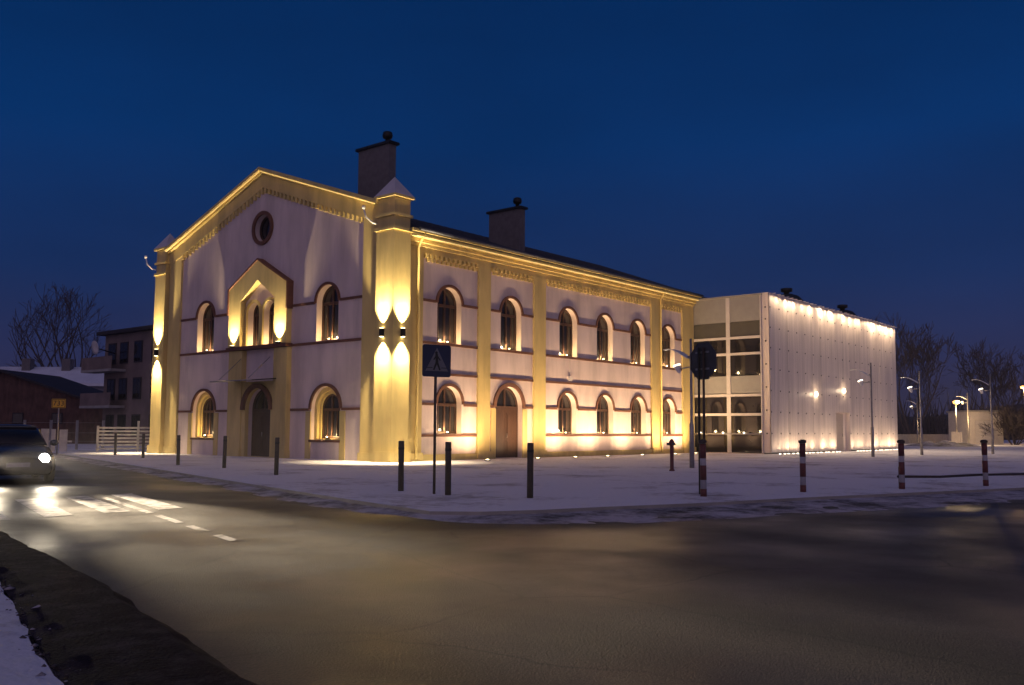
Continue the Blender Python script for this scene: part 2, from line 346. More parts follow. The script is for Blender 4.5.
# clods of dirty snow and grit on the verge
def clods(name, mt, count, seed, r0, r1, label):
    from mathutils import noise
    rnd = random.Random(seed); b_ = MB()
    ico = [Vector(p).normalized() for p in ((0, 0, 1), (.9, 0, .3), (.2, .9, .35), (-.8, .4, .3), (-.5, -.8, .25), (.5, -.8, .3), (0, 0, -.6))]
    for _ in range(count):
        v = rnd.uniform(-24.8, -6); t = rnd.random()
        u0 = roadu(v, -2.62) - .12; u1 = u0 - (1.15 if v < -17 else 1.0)
        if rnd.random() < .35: x = u0 + rnd.gauss(0, .10)
        elif rnd.random() < .4: x = u1 + rnd.gauss(0, .10)
        else: x = u0 + (u1 - u0) * t
        r = r0 + (r1 - r0) * rnd.random() ** 4; sx, sy, sz = (rnd.uniform(.7, 1.4) for _ in range(3)); a = rnd.uniform(0, 6.3)
        vs = []
        for p in ico:
            q = Vector((p.x * sx, p.y * sy, p.z * sz * .7)) * r * rnd.uniform(.75, 1.2); q.rotate(Matrix.Rotation(a, 3, 'Z')); vs.append(b_.bm.verts.new((x + q.x, v + q.y, -.045 + q.z)))
        for i in range(1, 6):
            k = i % 5 + 1; b_.face([vs[0], vs[i], vs[k]], True); b_.face([vs[6], vs[k], vs[i]], True)
    tag(b_.build(name, mt), label, 'snow', kind='stuff')
M['grit'] = mat('grit', (.075, .06, .055), .9, var=.4, scale=20)
clods('snow_clods', M['slush'], 900, 3, .012, .055, 'small dirty clods of snow scattered on the near verge')
clods('gravel', M['grit'], 2600, 8, .008, .026, 'dark grit scattered on the near verge')
# markings
def bar(b, v0, v1, o0, o1, z=-.096, du=.286):
    b.quad([(roadu(v0, o0), v0, z), (roadu(v0, o1), v0, z), (roadu(v1, o1), v1, z), (roadu(v1, o0), v1, z)])
b = MB(); v = -9.8
for (a, c) in ((-9.4, -13.2), (-13.7, -15.0), (-15.5, -16.3), (-16.8, -17.5)): bar(b, a, c, -.06, .07)
v = 4
while v < 70: bar(b, v, v + 3, -.06, .06); v += 6
tag(b.build('centre_line', M['marking'], normals=False), kind='structure')
b = MB()
for k in range(-3, 2): bar(b, -8.7, -12.7, k * .92 - .22 - .42, k * .92 + .22 - .42)
tag(b.build('crosswalk', M['marking'], normals=False), kind='structure')

# ------------------------------------------------------------------ the old hall
FG = lambda s, z, n: (-n, s, z)        # gable wall, s runs away from the near corner
FL = lambda s, z, n: (s, -n, z)        # long facade
def arch(c, hw, z0, zs, seg=18, rise=None):
    rise = rise or hw
    return [(c - hw, z0), (c + hw, z0), (c + hw, zs)] + [(c + hw * math.cos(math.pi * i / seg), zs + rise * math.sin(math.pi * i / seg)) for i in range(1, seg)] + [(c - hw, zs)]
def ring(c, r0, r1, zs, seg=18, foot=0):
    o = [(c + r1 * math.cos(math.pi * i / seg), zs + r1 * math.sin(math.pi * i / seg)) for i in range(seg + 1)]
    i_ = [(c + r0 * math.cos(math.pi * i / seg), zs + r0 * math.sin(math.pi * i / seg)) for i in range(seg, -1, -1)]
    if foot: o = [(c + r1, zs - foot)] + o + [(c - r1, zs - foot)]; i_ = [(c - r0, zs - foot)] + i_ + [(c + r0, zs - foot)]
    return o + i_
def circ(c, z, r, seg=28): return [(c + r * math.cos(2 * math.pi * i / seg), z + r * math.sin(2 * math.pi * i / seg)) for i in range(seg)]

hall = thing('brick_hall', 'large two-storey pale hall with ochre pilasters, arched windows and floodlit corner towers', 'building')
VM = 8.9; LEN = 25.05; RIDGE = 13.45; EAVE = 9.55
WARM = (1, .76, .44)
def window(F, c, hw, z0, zs, depth=.30, lamp=26, mull=True, label=None):
    f = MB(); f.prism(F, arch(c, hw + .02, z0 - .0, zs), -depth - .08, -depth, holes=[arch(c, hw - .09, z0 + .10, zs)])
    f.fbox(F, c - .045, c + .045, z0 + .09, zs + hw - .08, -depth - .075, -depth + .006)
    f.fbox(F, c - hw + .08, c + hw - .08, zs - .09, zs + .03, -depth - .073, -depth + .012)
    for sg in (-1, 1): f.fbox(F, c + sg * (hw * .5) - .02 + (.0), c + sg * (hw * .5) + .02, z0 + .09, zs - .08, -depth - .07, -depth - .006)
    w = f.build('window', M['wood'], hall)
    if label: w['label'] = label
    p = MB(); p.prism(F, arch(c, hw - .06, z0 + .06, zs), -depth - .06, -depth - .045); p.build('pane', M['pane'], w)
    if lamp:
        q = MB(); q.fbox(F, c - .11, c + .11, z0, z0 + .05, -.16, -.04); q.build('lamp_bracket', M['dark'], w)
        q = MB(); q.lathe([(.01, 0), (.035, .005), (.035, .025), (.015, .04)], F(c, z0 + .05, -.10), 10); q.build('sill_lamp', M['bulb'], w)
        light('sill_light', 'POINT', F(c, z0 + .17, -.12), None, lamp * 1.9, (1, .68, .30), .03)
    return w
LU = [3.44, 7.63, 12.18, 15.48, 18.77, 22.13]; LLW = [3.50, 12.10, 15.48, 18.80, 22.10]; DOORU = 7.51
GU = [13.68, 4.07]
# walls with real openings
b = MB()
holes = [arch(c, .75, 5.06, 6.76) for c in LU] + [arch(c, .77, 1.13, 2.42) for c in LLW] + [arch(DOORU, .97, .02, 2.36)]
b.prism(FL, [(0, 0), (LEN, 0), (LEN, EAVE), (0, EAVE)], -.42, 0, holes=holes)
b.build('facade_wall', M['plaster'], hall)
b = MB()
holes = [arch(c, .75, 5.16, 6.86) for c in GU] + [arch(13.62, .98, .84, 2.18), arch(4.05, .98, .84, 2.18), arch(8.76, 1.0, .02, 2.18), circ(9.0, 10.8, .64)]
holes += [arch(9.52, .50, 5.16, 6.78), arch(8.24, .50, 5.16, 6.78)]
b.prism(FG, [(0.42, 0), (17.8, 0), (17.8, 10.4), (VM, RIDGE), (.42, 10.5)], -.42, 0, holes=holes)
b.build('gable_wall', M['plaster'], hall)
b = MB(); b.box(.42, LEN, 17.38, 17.8, 0, EAVE); b.build('rear_wall', M['plaster'], hall)
b = MB(); b.prism(lambda s, z, n: (LEN - .42 + n, s, z), [(.43, 0), (17.37, 0), (17.37, EAVE), (VM, RIDGE - .8), (.43, EAVE)], 0, .41); b.build('end_wall', M['plaster'], hall)
# windows
for c in LU: window(FL, c, .75, 5.06, 6.76)
for c in LLW: window(FL, c, .77, 1.13, 2.42)
for c in GU: window(FG, c, .75, 5.16, 6.86)
for c in (9.52, 8.24): window(FG, c, .50, 5.16, 6.78, lamp=18)
for c in (13.62, 4.05):
    window(FG, c, .66, .90, 2.18, depth=.36, lamp=22)
rw = MB(); rw.prism(FG, circ(9.0, 10.8, .66), -.33, -.24, holes=[circ(9.0, 10.8, .55)]); rwo = rw.build('round_window', M['wood'], hall)
rw = MB(); rw.prism(FG, circ(9.0, 10.8, .58), -.32, -.30); rw.build('pane', M['pane'], rwo)
# brown archivolts, string courses
def moulding(F, pts, n0, n1, holes=()): MB().prism(F, pts, n0, n1, holes=holes).build('arch_moulding', M['brown'], hall)
for c in LU: moulding(FL, ring(c, .755, .875, 6.76), -.02, .07)
for c in LLW: moulding(FL, ring(c, .775, .90, 2.42), -.02, .07)
moulding(FL, ring(DOORU, .975, 1.16, 2.36), -.02, .09)
for c in GU: moulding(FG, ring(c, .755, .875, 6.86), -.02, .07)
for c in (13.62, 4.05): moulding(FG, ring(c, .985, 1.11, 2.18), -.02, .08)
moulding(FG, ring(8.76, 1.01, 1.22, 2.18), .02, .34)
moulding(FG, circ(9.0, 10.8, .82), -.02, .09, holes=[circ(9.0, 10.8, .645)])
def course(F, z, spans, h=.11, n=.06):
    for a, c in spans: MB().fbox(F, a, c, z - h / 2, z + h / 2, -.02, n).build('string_course', M['brown'], hall)
bays = [(1.76, 5.24), (6.05, 9.27), (10.17, 20.12), (21.17, 23.7)]
def cut(spans, cs, r):
    o = []
    for a, c in spans:
        x = a
        for q in sorted(cs):
            if a < q < c: o.append((x, q - r)); x = q + r
        o.append((x, c))
    return o
course(FL, 4.99, bays); course(FL, 3.69, bays, .10); course(FL, 1.06, [bays[0], bays[2], bays[3]])
course(FL, 6.80, cut(bays, LU, .87)); course(FL, 2.39, [s for s in cut([bays[0], bays[2], bays[3]], LLW, .895)] + cut([bays[1]], [DOORU], 1.155))
gb = [(1.68, 6.5), (11.2, 15.95)]
course(FG, 5.08, [(1.68, 15.95)]); course(FG, 6.88, cut(gb, GU, .87)); course(FG, 2.16, cut(gb, [13.62, 4.05], 1.105))
for c in (13.62, 4.05): MB().fbox(FG, c - 1.05, c + 1.05, .74, .84, -.02, .08).build('window_sill', M['brown'], hall)
# ochre surrounds of the lower gable windows, stepped inwards
for c in (13.62, 4.05):
    b = MB()
    b.prism(FG, arch(c, .975, .845, 2.18), -.34, -.17, holes=[arch(c, .80, .90, 2.18)])
    b.prism(FG, arch(c, .80, .85, 2.18), -.42, -.30, holes=[arch(c, .66, .90, 2.18)])
    for sg in (-1, 1):
        a, d = sorted((c + sg * .99, c + sg * 1.34)); MB().fbox(FG, a, d, 0, 2.08, -.02, .045).build('window_jamb', M['ochre'], hall)
    b.build('window_surround', M['ochre'], hall)
for sg in (-1, 1):
    a, d = sorted((DOORU + sg * .98, DOORU + sg * 1.30)); MB().fbox(FL, a, d, 0, 2.30, -.02, .05).build('door_jamb', M['ochre'], hall)
# pilasters, one mesh each
def pil(F, s0, s1, z0, z1, n=.11, foot=True):
    p = MB(); p.fbox(F, s0, s1, z0, z1, -.02, n)
    if foot: p.fbox(F, s0 - .05, s1 + .05, 0, .34, -.01, n + .07)
    p.build('pilaster', M['ochre'], hall)
for s0, s1 in ((.62, 1.72), (5.24, 6.05), (9.27, 10.17), (20.12, 21.17), (23.68, LEN)): pil(FL, s0, s1, 0, 8.78)
pil(FG, .62, 1.66, 0, 10.25); pil(FG, 15.98, 17.1, 0, 10.25)
b = MB()
for a, c in ((1.77, 5.19), (6.10, 6.21), (8.82, 9.22), (10.22, 20.07), (21.22, 23.63)): b.fbox(FL, a, c, 0, .26, -.02, .10)
b.build('plinth', M['ochre'], hall)
# frieze, cornice, dentils of the long facade
b = MB(); b.fbox(FL, .62, LEN, 8.78, 9.02, -.02, .10); b.fbox(FL, .62, LEN, 9.02, 9.16, -.02, .2); b.fbox(FL, .62, LEN, 9.16, 9.30, -.02, .32); b.fbox(FL, .62, LEN, 9.32, 9.50, -.02, .50)
b.fbox(FL, .62, LEN + .1, 9.503, 9.62, -.02, .62)
b.build('cornice', M['ochre'], hall)
for a, c in bays:
    b = MB(); b.fbox(FL, a, c, 8.595, 8.63, -.02, .03)
    n_ = round((c - a) / .30)
    for i in range(n_):
        x = a + (c - a) * (i + .5) / n_
        b.fbox(FL, x - .075, x + .075, 8.62, 8.78, -.02, .16)
        b.fbox(FL, x + .075, x + .225 if i < n_ - 1 else x + .14, 8.46, 8.60, -.02, .11)
    b.build('dentil_band', M['ochre'], hall)
# raking cornice of the gable
def rake(z_off, h, n0, n1, s_in=.55):
    out_ = []
    def zr(s): return RIDGE - abs(s - VM) * (2.78 / 8.0) + z_off
    return [(s_in, zr(s_in)), (VM, zr(VM)), (17.8 - s_in, zr(17.8 - s_in)), (17.8 - s_in, zr(17.8 - s_in) - h), (VM, zr(VM) - h), (s_in, zr(s_in) - h)]
b = MB(); b.prism(FG, rake(.0, .72, 0, 0), -.02, .13); b.build('raking_band', M['ochre'], hall)
b = MB(); b.prism(FG, rake(.22, .16, 0, 0), -.5, .42); b.prism(FG, rake(.06, .12, 0, 0), -.02, .26); b.build('raking_coping', M['ochre'], hall)
b = MB()
zr0 = lambda s: RIDGE - abs(s - VM) * (2.78 / 8.0) - .70
for i in range(48):
    s = 1.75 + (17.8 - 3.5) * (i + .5) / 48
    z = RIDGE - abs(s - VM) * (2.78 / 8.0) - .72
    b.fbox(FG, s - .07, s + .07, z - .24, z + .015, -.02, .12)
b.prism(FG, [(1.72, zr0(1.72)), (VM, zr0(VM)), (16.08, zr0(16.08)), (16.08, zr0(16.08) - .05), (VM, zr0(VM) - .05), (1.72, zr0(1.72) - .05)], -.02, .06)
b.build('dentil_band', M['ochre'], hall)
# added glowing tubes that stand for the lit edges of copings and cornice
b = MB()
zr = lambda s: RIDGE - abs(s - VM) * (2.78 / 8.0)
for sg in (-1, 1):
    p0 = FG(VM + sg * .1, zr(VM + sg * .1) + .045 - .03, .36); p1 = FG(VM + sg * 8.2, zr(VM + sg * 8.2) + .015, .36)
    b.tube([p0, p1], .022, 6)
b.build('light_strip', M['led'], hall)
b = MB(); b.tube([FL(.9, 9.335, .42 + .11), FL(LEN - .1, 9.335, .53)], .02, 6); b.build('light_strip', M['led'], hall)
# the projecting bay over the gable door
b = MB()
pent = [(6.62, 5.18), (11.2, 5.18), (11.2, 7.98), (8.92, 9.22), (6.62, 7.98)]
inner = [(7.55, 5.20), (10.22, 5.20), (10.22, 7.36), (8.92, 8.28), (7.55, 7.36)]
b.prism(FG, pent, -.01, .30, holes=[inner])
for a, c in ((6.55, 7.55), (10.05, 11.15)): b.fbox(FG, a, c, 0, 5.0, -.01, .26); b.fbox(FG, a - .04, c + .04, 0, .34, -.01, .32)
b.fbox(FG, 7.75, 9.78, 5.18, 5.2, -.01, .2)
for c in (9.52, 8.24):
    b.prism(FG, ring(c, .505, .64, 6.78, foot=1.55), -.01, .09)
b.prism(FG, [(7.551, 0), (10.049, 0), (10.049, 3.5), (7.551, 3.5)], -.01, .20, holes=[arch(8.76, 1.0, .02, 2.18)])
b.build('bay_surround', M['ochre'], hall)
b = MB()
def offs(p, d): return p
b.prism(FG, [(6.54, 6.75), (6.62, 6.75), (6.62, 7.98), (8.92, 9.22), (11.2, 7.98), (11.2, 6.75), (11.28, 6.75), (11.28, 8.02), (8.92, 9.31), (6.54, 8.02)], -.01, .35)
b.fbox(FG, 6.5, 11.25, 5.02, 5.175, -.01, .38)
b.build('bay_moulding', M['brown'], hall)
# doors
def door(F, c, hw, zs, depth, n=0):
    d = MB(); d.prism(F, arch(c, hw + .02, .02, zs), n - depth - .08, n - depth, holes=[arch(c, hw - .1, .0201, zs)])
    d.fbox(F, c - hw + .09, c + hw - .09, zs - .1, zs + .06, n - depth - .07, n - depth + .02)
    d.fbox(F, c - .04, c + .04, zs + .05, zs + hw - .08, n - depth - .07, n - depth + .01)
    dr = d.build('door', M['wood'], hall)
    for sg in (-1, 1):
        a, e_ = sorted((c + sg * .008, c + sg * (hw - .1)))
        l_ = MB(); l_.fbox(F, a, e_, .03, zs - .1, n - depth - .06, n - depth - .02)
        for zz0, zz1 in ((.2, .85), (.98, zs - .25)):
            l_.fbox(F, a + .12, e_ - .12, zz0, zz1, n - depth - .03, n - depth + .0)
            l_.fbox(F, a + .2, e_ - .2, zz0 + .08, zz1 - .08, n - depth - .01, n - depth + .018)
        l_.build('door_leaf', M['door'], dr)
    h = MB(); h.tube([F(c + .12, .95, n - depth + .05), F(c + .12, 1.15, n - depth + .05)], .018, 6); h.build('handle', M['steel'], dr)
    p = MB(); p.prism(F, arch(c, hw - .07, zs + .02, zs + .03), n - depth - .06, n - depth - .05); p.build('pane', M['pane'], dr)
door(FL, DOORU, .97, 2.36, .26); door(FG, 8.76, 1.0, 2.18, .20, 0)
# glass canopy on rods above the gable door
b = MB(); b.prism(lambda s, z, n: FG(n, z + (1.3 - s) * .10, s), [(.2, 3.46), (1.55, 3.46), (1.55, 3.51), (.2, 3.51)], 7.3, 10.6)
cp = b.build('canopy', M['pane'], hall)
b = MB()
for s in (7.8, 10.1): b.tube([FG(s, 3.56, 1.4), FG(s, 4.6, .27)], .016, 6)
b.tube([FG(7.3, 3.47, 1.57), FG(10.6, 3.47, 1.57)], .03, 6)
b.build('canopy_rod', M['steel'], cp)
# roof, chimneys
b = MB()
def rz(v): return 9.66 + (VM - abs(v - VM)) * .368
for v0, v1 in ((-.55, VM), (VM, 18.3)):
    pts = [(v0, rz(v0)), (v1, rz(v1)), (v1, rz(v1) + .07), (v0, rz(v0) + .07)]
    b.prism(lambda s, z, n: (n, s, z), pts, .45, LEN + 3.2)
for i in range(46):
    u = .8 + i * .6; b.prism(lambda s, z, n: (n, s, z), [(-.55, rz(-.55) + .06), (VM, rz(VM) + .06), (VM, rz(VM) + .1), (-.55, rz(-.55) + .1)], u, u + .03)
roof = b.build('roof', M['roof'], hall)
b = MB(); b.tube([(.9, -.70, 9.62), (LEN + .1, -.70, 9.62)], .075, 8); b.build('gutter', M['roof'], roof)
def chimney(u0, u1, v0, v1, z0, z1):
    c = MB(); c.box(u0, u1, v0, v1, z0, z1); ch = c.build('chimney', M['chim'], roof)
    c = MB(); c.box(u0 - .10, u1 + .10, v0 - .12, v1 + .12, z1 + .002, z1 + .12); c.build('chimney_cap', M['dark'], ch)
    c = MB(); c.lathe([(.10, 0), (.10, .2), (.2, .22), (.24, .34), (.2, .5), (.08, .55)], ((u0 + u1) / 2, v0 + .35, z1 + .12), 14); c.build('chimney_cowl', M['dark'], ch)
chimney(2.0, 2.42, 2.48, 4.56, 10, 14.12); chimney(11.1, 11.52, 2.35, 4.5, 10, 12.88)
# downpipes
for s in (1.32, 20.96):
    b = MB(); b.tube([FL(s, .1, .22), FL(s, 8.9, .22), FL(s, 9.2, .36), FL(s, 9.45, .60)], .055, 8); b.build('downpipe', M['ochre'], hall)
b = MB(); b.fbox(FL, 12.12, 12.42, 3.82, 4.05, .005, .1); b.build('alarm_box', M['frame'], hall)
b = MB(); b.tube([FL(12.25, 4.05, .05), FL(12.25, 4.9, .05)], .012, 5); b.build('alarm_conduit', M['frame'], hall)
# corner towers
def tower(u0, u1, v0, v1):
    def bx(b_, g, z0, z1): b_.box(u0 - g, u1 + g, v0 - g, v1 + g, z0, z1)
    b_ = MB(); bx(b_, 0, 0, 9.42); bx(b_, .06, 9.42, 9.54); bx(b_, -.03, 9.54, 10.0); bx(b_, .05, 10.0, 10.12); bx(b_, -.03, 10.12, 10.78); bx(b_, .10, 10.78, 10.88)
    bx(b_, .08, 0, .42)
    t = b_.build('corner_tower', M['ochre'], hall)
    c = MB(); g = .09; zc = 10.882; ap = ((u0 + u1) / 2, (v0 + v1) / 2, 11.75)
    q = [(u0 - g, v0 - g, zc), (u1 + g, v0 - g, zc), (u1 + g, v1 + g, zc), (u0 - g, v1 + g, zc)]
    vs = [c.bm.verts.new(p) for p in q]; a = c.bm.verts.new(ap)
    for i in range(4): c.face([vs[i], vs[(i + 1) % 4], a])
    c.face(list(reversed(vs)))
    c.build('tower_cap', M['capm'], t)
    # curved gutter spout
    return t
tower(-.32, .61, -.48, .60); tower(-.32, .61, 17.18, 18.2)
for v in (.7, 18.32):
    b = MB(); b.tube([(-.30, v - .1, 9.75), (-.45, v + .0, 9.8), (-.6, v + .25, 10.05), (-.65, v + .35, 10.4)], .035, 6); b.lathe([(.02, 0), (.07, .02), (.07, .14), (.03, .16)], (-.65, v + .36, 10.38), 10)
    b.build('gutter_spout', M['wing'], hall)

# ------------------------------------------------------------------ lights on the hall
def sconce(loc, nrm, label, E, updown=True, grp=None):
    t = thing('wall_light', label, 'wall light', loc, math.atan2(nrm[1], nrm[0]), grp)
    b_ = MB(); b_.box(.0, .16, -.07, .07, -.17, .17); b_.build('lamp_body', M['dark'], t, bevel=.01)
    n = Vector((*nrm, 0)); L0 = Vector(loc) + n * .13
    for sg in ((1, -1) if updown else (1,)):
        q = MB(); q.box(.02, .14, -.055, .055, min(sg * .171, sg * .182), max(sg * .171, sg * .182)); q.build('lamp_lens', M['bulb'], t)
        light('wall_light_beam', 'SPOT', L0 + Vector((0, 0, sg * .20)) + n * .05, (-n.x * .005, -n.y * .005, sg), E, WARM, .04, 80, 1)
    return t
sconce((-.322, .10, 5.22), (-1, 0), 'double-ended wall light on the gable side of the near corner tower', 3000)
sconce((.16, -.482, 5.22), (0, -1), 'double-ended wall light on the long side of the near corner tower', 3000)
sconce((-.322, 17.7, 5.28), (-1, 0), 'double-ended wall light on the far left corner tower', 3000)
def uplight(loc, nrm, label, E):
    t = thing('uplight', label, 'uplight', loc, math.atan2(nrm[1], nrm[0]))
    b_ = MB(); b_.box(.0, .16, -.1, .1, 0, .07); b_.build('lamp_body', M['dark'], t)
    q = MB(); q.box(.02, .14, -.08, .08, .071, .08); q.build('lamp_lens', M['bulb'], t)
    n = Vector((*nrm, 0)); light('uplight_beam', 'SPOT', Vector(loc) + n * .14 + Vector((0, 0, .1)), (-n.x * .04, 0, 1), E, WARM, .03, 95, 1)
uplight((-.305, 10.72, 5.18), (-1, 0), 'small uplight at the left foot of the ochre bay above the gable door', 1500)
uplight((-.305, 7.08, 5.18), (-1, 0), 'small uplight at the right foot of the ochre bay above the gable door', 1500)
gl = [(4.55, 'left of the long side door'), (8.06, 'right of the long side door'), (11.0, 'between the second pilaster and the ground-floor windows'), (13.8, 'between the second and third ground-floor windows'), (17.1, 'between the third and fourth ground-floor windows'), (20.6, 'at the foot of the brown downpipe'), (23.0, 'nearest the glass annexe')]
for u, wh in gl:
    t = thing('ground_light', 'round recessed floodlight in the snow %s' % wh, 'ground light', (u, -1.3, 0))
    b_ = MB(); b_.lathe([(.02, 0), (.13, .0), (.14, .03), (.11, .035)], (0, 0, 0), 16); b_.build('lamp_rim', M['steel'], t)
    b_ = MB(); b_.lathe([(.01, .036), (.08, .036), (.06, .045), (.02, .05)], (0, 0, 0), 14); b_.build('lamp_lens', M['bulb'], t)
    light('ground_beam', 'SPOT', (u, -1.3, .12), (0, .10, 1), 900, (1, .66, .36), .10, 172, 1)

# ------------------------------------------------------------------ the glass annexe
ann = thing('glass_annexe', 'modern flat-roofed annexe with glazed front and floodlit white panel side', 'building', (0, 0, 0))
UA, UE, VA, HT = 25.1, 48.2, -4.97, 9.45
FA = lambda s, z, n: (UA - n, s, z); FS = lambda s, z, n: (s, VA - n, z)
b = MB(); b.box(UA + .35, UE - .05, -4.5, 12, 0, HT - .12); b.build('core_wall', M['spandrel'], ann)
b = MB(); b.box(UA + .02, UE + .05, -4.55, 12.2, HT - .115, HT); b.build('flat_roof', M['conc'], ann)
cols = [(-2.24, -.06), (-4.42, -2.50)]
rows = [(.05, 1.12, 'dark'), (1.20, 2.22, 'dark'), (2.40, 3.34, 'dark'), (3.56, 4.60, 'pan'), (4.66, 5.83, 'dark'), (6.00, 6.80, 'dark'), (6.97, 7.84, 'dim'), (7.86, 9.36, 'pan')]
M['glassdim'] = mat('grey_glass', (.10, .095, .08), .12, var=.05)
for s0, s1 in cols:
    for z0, z1, k in rows:
        p = MB(); p.fbox(FA, s0, s1, z0, z1, -.10, -.06)
        p.build('glass_pane' if k != 'pan' else 'spandrel_panel', {'dark': M['pane'], 'dim': M['glassdim'], 'pan': M['spandrel']}[k], ann)
b = MB()
for s0, s1 in ((-.058, .12), (-2.498, -2.242), (-4.5, -4.422)): b.fbox(FA, s0, s1, 0, HT - .12, -.2, -.02)
for z in (2.31, 3.45, 5.915, 6.885): b.fbox(FA, -4.42, -.06, z - .075, z + .075, -.2, -.012)
b.fbox(FA, -4.42, -.06, 1.125, 1.195, -.2, -.03); b.fbox(FA, -4.42, -.06, 0, .045, -.2, -.02); b.fbox(FA, -4.42, -.06, 9.362, HT - .12, -.2, -.02)
b.build('glazing_frame', M['frame'], ann)
b = MB(); b.tube([FA(.1, 1.16, .10), FA(-4.5, 1.16, .10)], .022, 6); b.build('handrail', M['steel'], ann)
for s in (-.5, -2.0, -3.35):
    b = MB(); b.lathe([(.01, -.05), (.05, -.02), (.05, .03), (.01, .06)], FA(s, 1.22, .05), 10); b.build('rail_lamp', M['bulbw'], ann)
# front fin and the side skin of tall white panels on stand-offs
b = MB(); b.fbox(FA, VA, -4.505, .08, HT + .02, -.14, -.10)
fin = b.build('fin_panel', M['panel'], ann)
b = MB()
for z in (1.2, 2.55, 3.9, 5.25, 6.6, 7.9, 8.6): b.lathe([(.02, 0), (.045, .0), (.045, .03), (.02, .035)], FA(-4.74, z, -.098), 8, Matrix.Rotation(R(-90), 3, 'Y'))
b.build('panel_bolts', M['dark'], fin)
NP = 18; pw = (UE - UA - .1) / NP; rnd = random.Random(4)
DO = (35.95, 37.9)
for i in range(NP):
    s0 = UA + .1 + i * pw; s1 = s0 + pw - .012; k = rnd.uniform(-.006, .006)
    if s1 > DO[0] + .1 and s0 < DO[1] - .1:
        z0 = 2.66
    else: z0 = .10
    a0, a1 = s0, s1
    p = MB(); p.fbox(FS, a0, a1, z0, HT + .02, -.03 + k, .0 + k); po = p.build('facade_panel', M['panel'], ann)
    p = MB()
    for z in (1.2, 2.45, 3.7, 4.95, 6.2, 7.4, 8.6):
        if z > z0 + .1:
            p.lathe([(.02, 0), (.04, 0), (.04, .025), (.015, .03)], FS(s0 + .12, z, k), 8, Matrix.Rotation(R(90), 3, 'X'))
    p.build('panel_bolts', M['dark'], po)
b = MB(); b.box(35.30, 38.1, -4.70, -4.505, .02, 2.70); b.box(35.30, 35.415, -4.935, -4.703, .02, 2.70); b.box(37.98, 38.1, -4.935, -4.703, .02, 2.70); b.box(35.42, 37.975, -4.935, -4.703, 2.61, 2.70); b.build('door_recess', M['panel'], ann)
b = MB(); b.box(35.75, 37.15, -4.80, -4.702, .04, 2.52); dd = b.build('door', M['gdoor'], ann)
b = MB(); b.tube([(37.0, -4.82, 1.0), (37.0, -4.82, 1.2)], .02, 6); b.build('handle', M['steel'], dd)
wl = (1, .72, .45)
for i in range(NP * 2):
    s = UA + .1 + (i + .5) * pw / 2 + rnd.uniform(-.12, .12)
    en = rnd.choice((.15, .3, .6, .9, 1.3, 1.8))
    q = MB(); q.fbox(FS, s - .04, s + .04, HT - .04, HT + .0, .012, .26); q.build('parapet_lamp', M['frame'], ann)
    light('parapet_beam', 'SPOT', FS(s, HT - .05, .24), (rnd.uniform(-.10, .10), rnd.uniform(-.16, .06), -1), 135 * en, wl, .06, 165, 1)
    if not (DO[0] - .5 < s < DO[1] + .3):
        q = MB(); q.lathe([(.02, 0), (.06, 0), (.06, .03), (.02, .035)], FS(s, .01, .36), 10); q.build('foot_lamp', M['bulbw'], ann)
        light('foot_beam', 'SPOT', FS(s, .10, .36), (rnd.uniform(-.10, .10), -.05, 1), 58 * en, wl, .06, 165, 1)
for s, z, lb in ((32.0, 3.7, 'a'), (36.9, 4.1, 'b')):  # added glowing discs and lights in place of lamp reflections on the panels
    q = MB(); q.lathe([(.05, 0), (.17, .02), (.15, .10), (.05, .14)], FS(s, z, .0), 14, Matrix.Rotation(R(90), 3, 'X')); q.build('bulkhead_lamp', M['bulbw'], ann)
    light('bulkhead_light', 'POINT', FS(s, z, .35), None, 16, wl, .1)
for u in (31.3, 41.2):
    b = MB(); v = -3.5
    b.prism(lambda a, c, n: (a, n, c), [(u - 1.8, HT), (u + 1.8, HT), (u + 1.3, 9.95), (u + .6, 10.12), (u - .6, 10.12), (u - 1.3, 9.95)], v - .5, v + .5); vo = b.build('roof_vent', M['dark'], ann)
    b = MB(); b.lathe([(.18, 0), (.18, .18), (.36, .22), (.38, .42), (.15, .46)], (u - .1, v, 10.122), 12); b.build('vent_cowl', M['dark'], vo)

# ------------------------------------------------------------------ street furniture
def bollard(x, y, label, striped=False, h=1.06, r=.062, grp='bollards along the kerb'):
    t = thing('bollard', label, 'bollard', (x, y, 0), random.uniform(0, 6), grp)
    b_ = MB()
    if striped:
        b_.lathe([(r, -.05), (r, h)], (0, 0, 0), 16); b_.build('post', M['white'], t)
        for z0, z1 in ((.0, .15), (.33, .62), (.76, h - .01)):
            q = MB(); q.lathe([(r, z0), (r + .003, z0), (r + .003, z1), (r, z1)], (0, 0, 0), 16); q.build('red_band', M['red'], t)
        q = MB(); q.lathe([(r + .02, h), (r + .025, h + .01), (r + .025, h + .05), (r * .7, h + .075)], (0, 0, 0), 16); q.build('cap', M['bollard'], t)
    else:
        b_.lathe([(r, -.05), (r, h - .012), (r * .9, h)], (0, 0, 0), 16); b_.build('post', M['bollard'], t)
        q = MB(); q.lathe([(r, h - .18), (r + .004, h - .18), (r + .004, h - .13), (r, h - .13)], (0, 0, 0), 16); q.build('band', M['dark'], t)
    t.rotation_euler.x = random.uniform(-.012, .012); t.rotation_euler.y = random.uniform(-.012, .012)
    return t
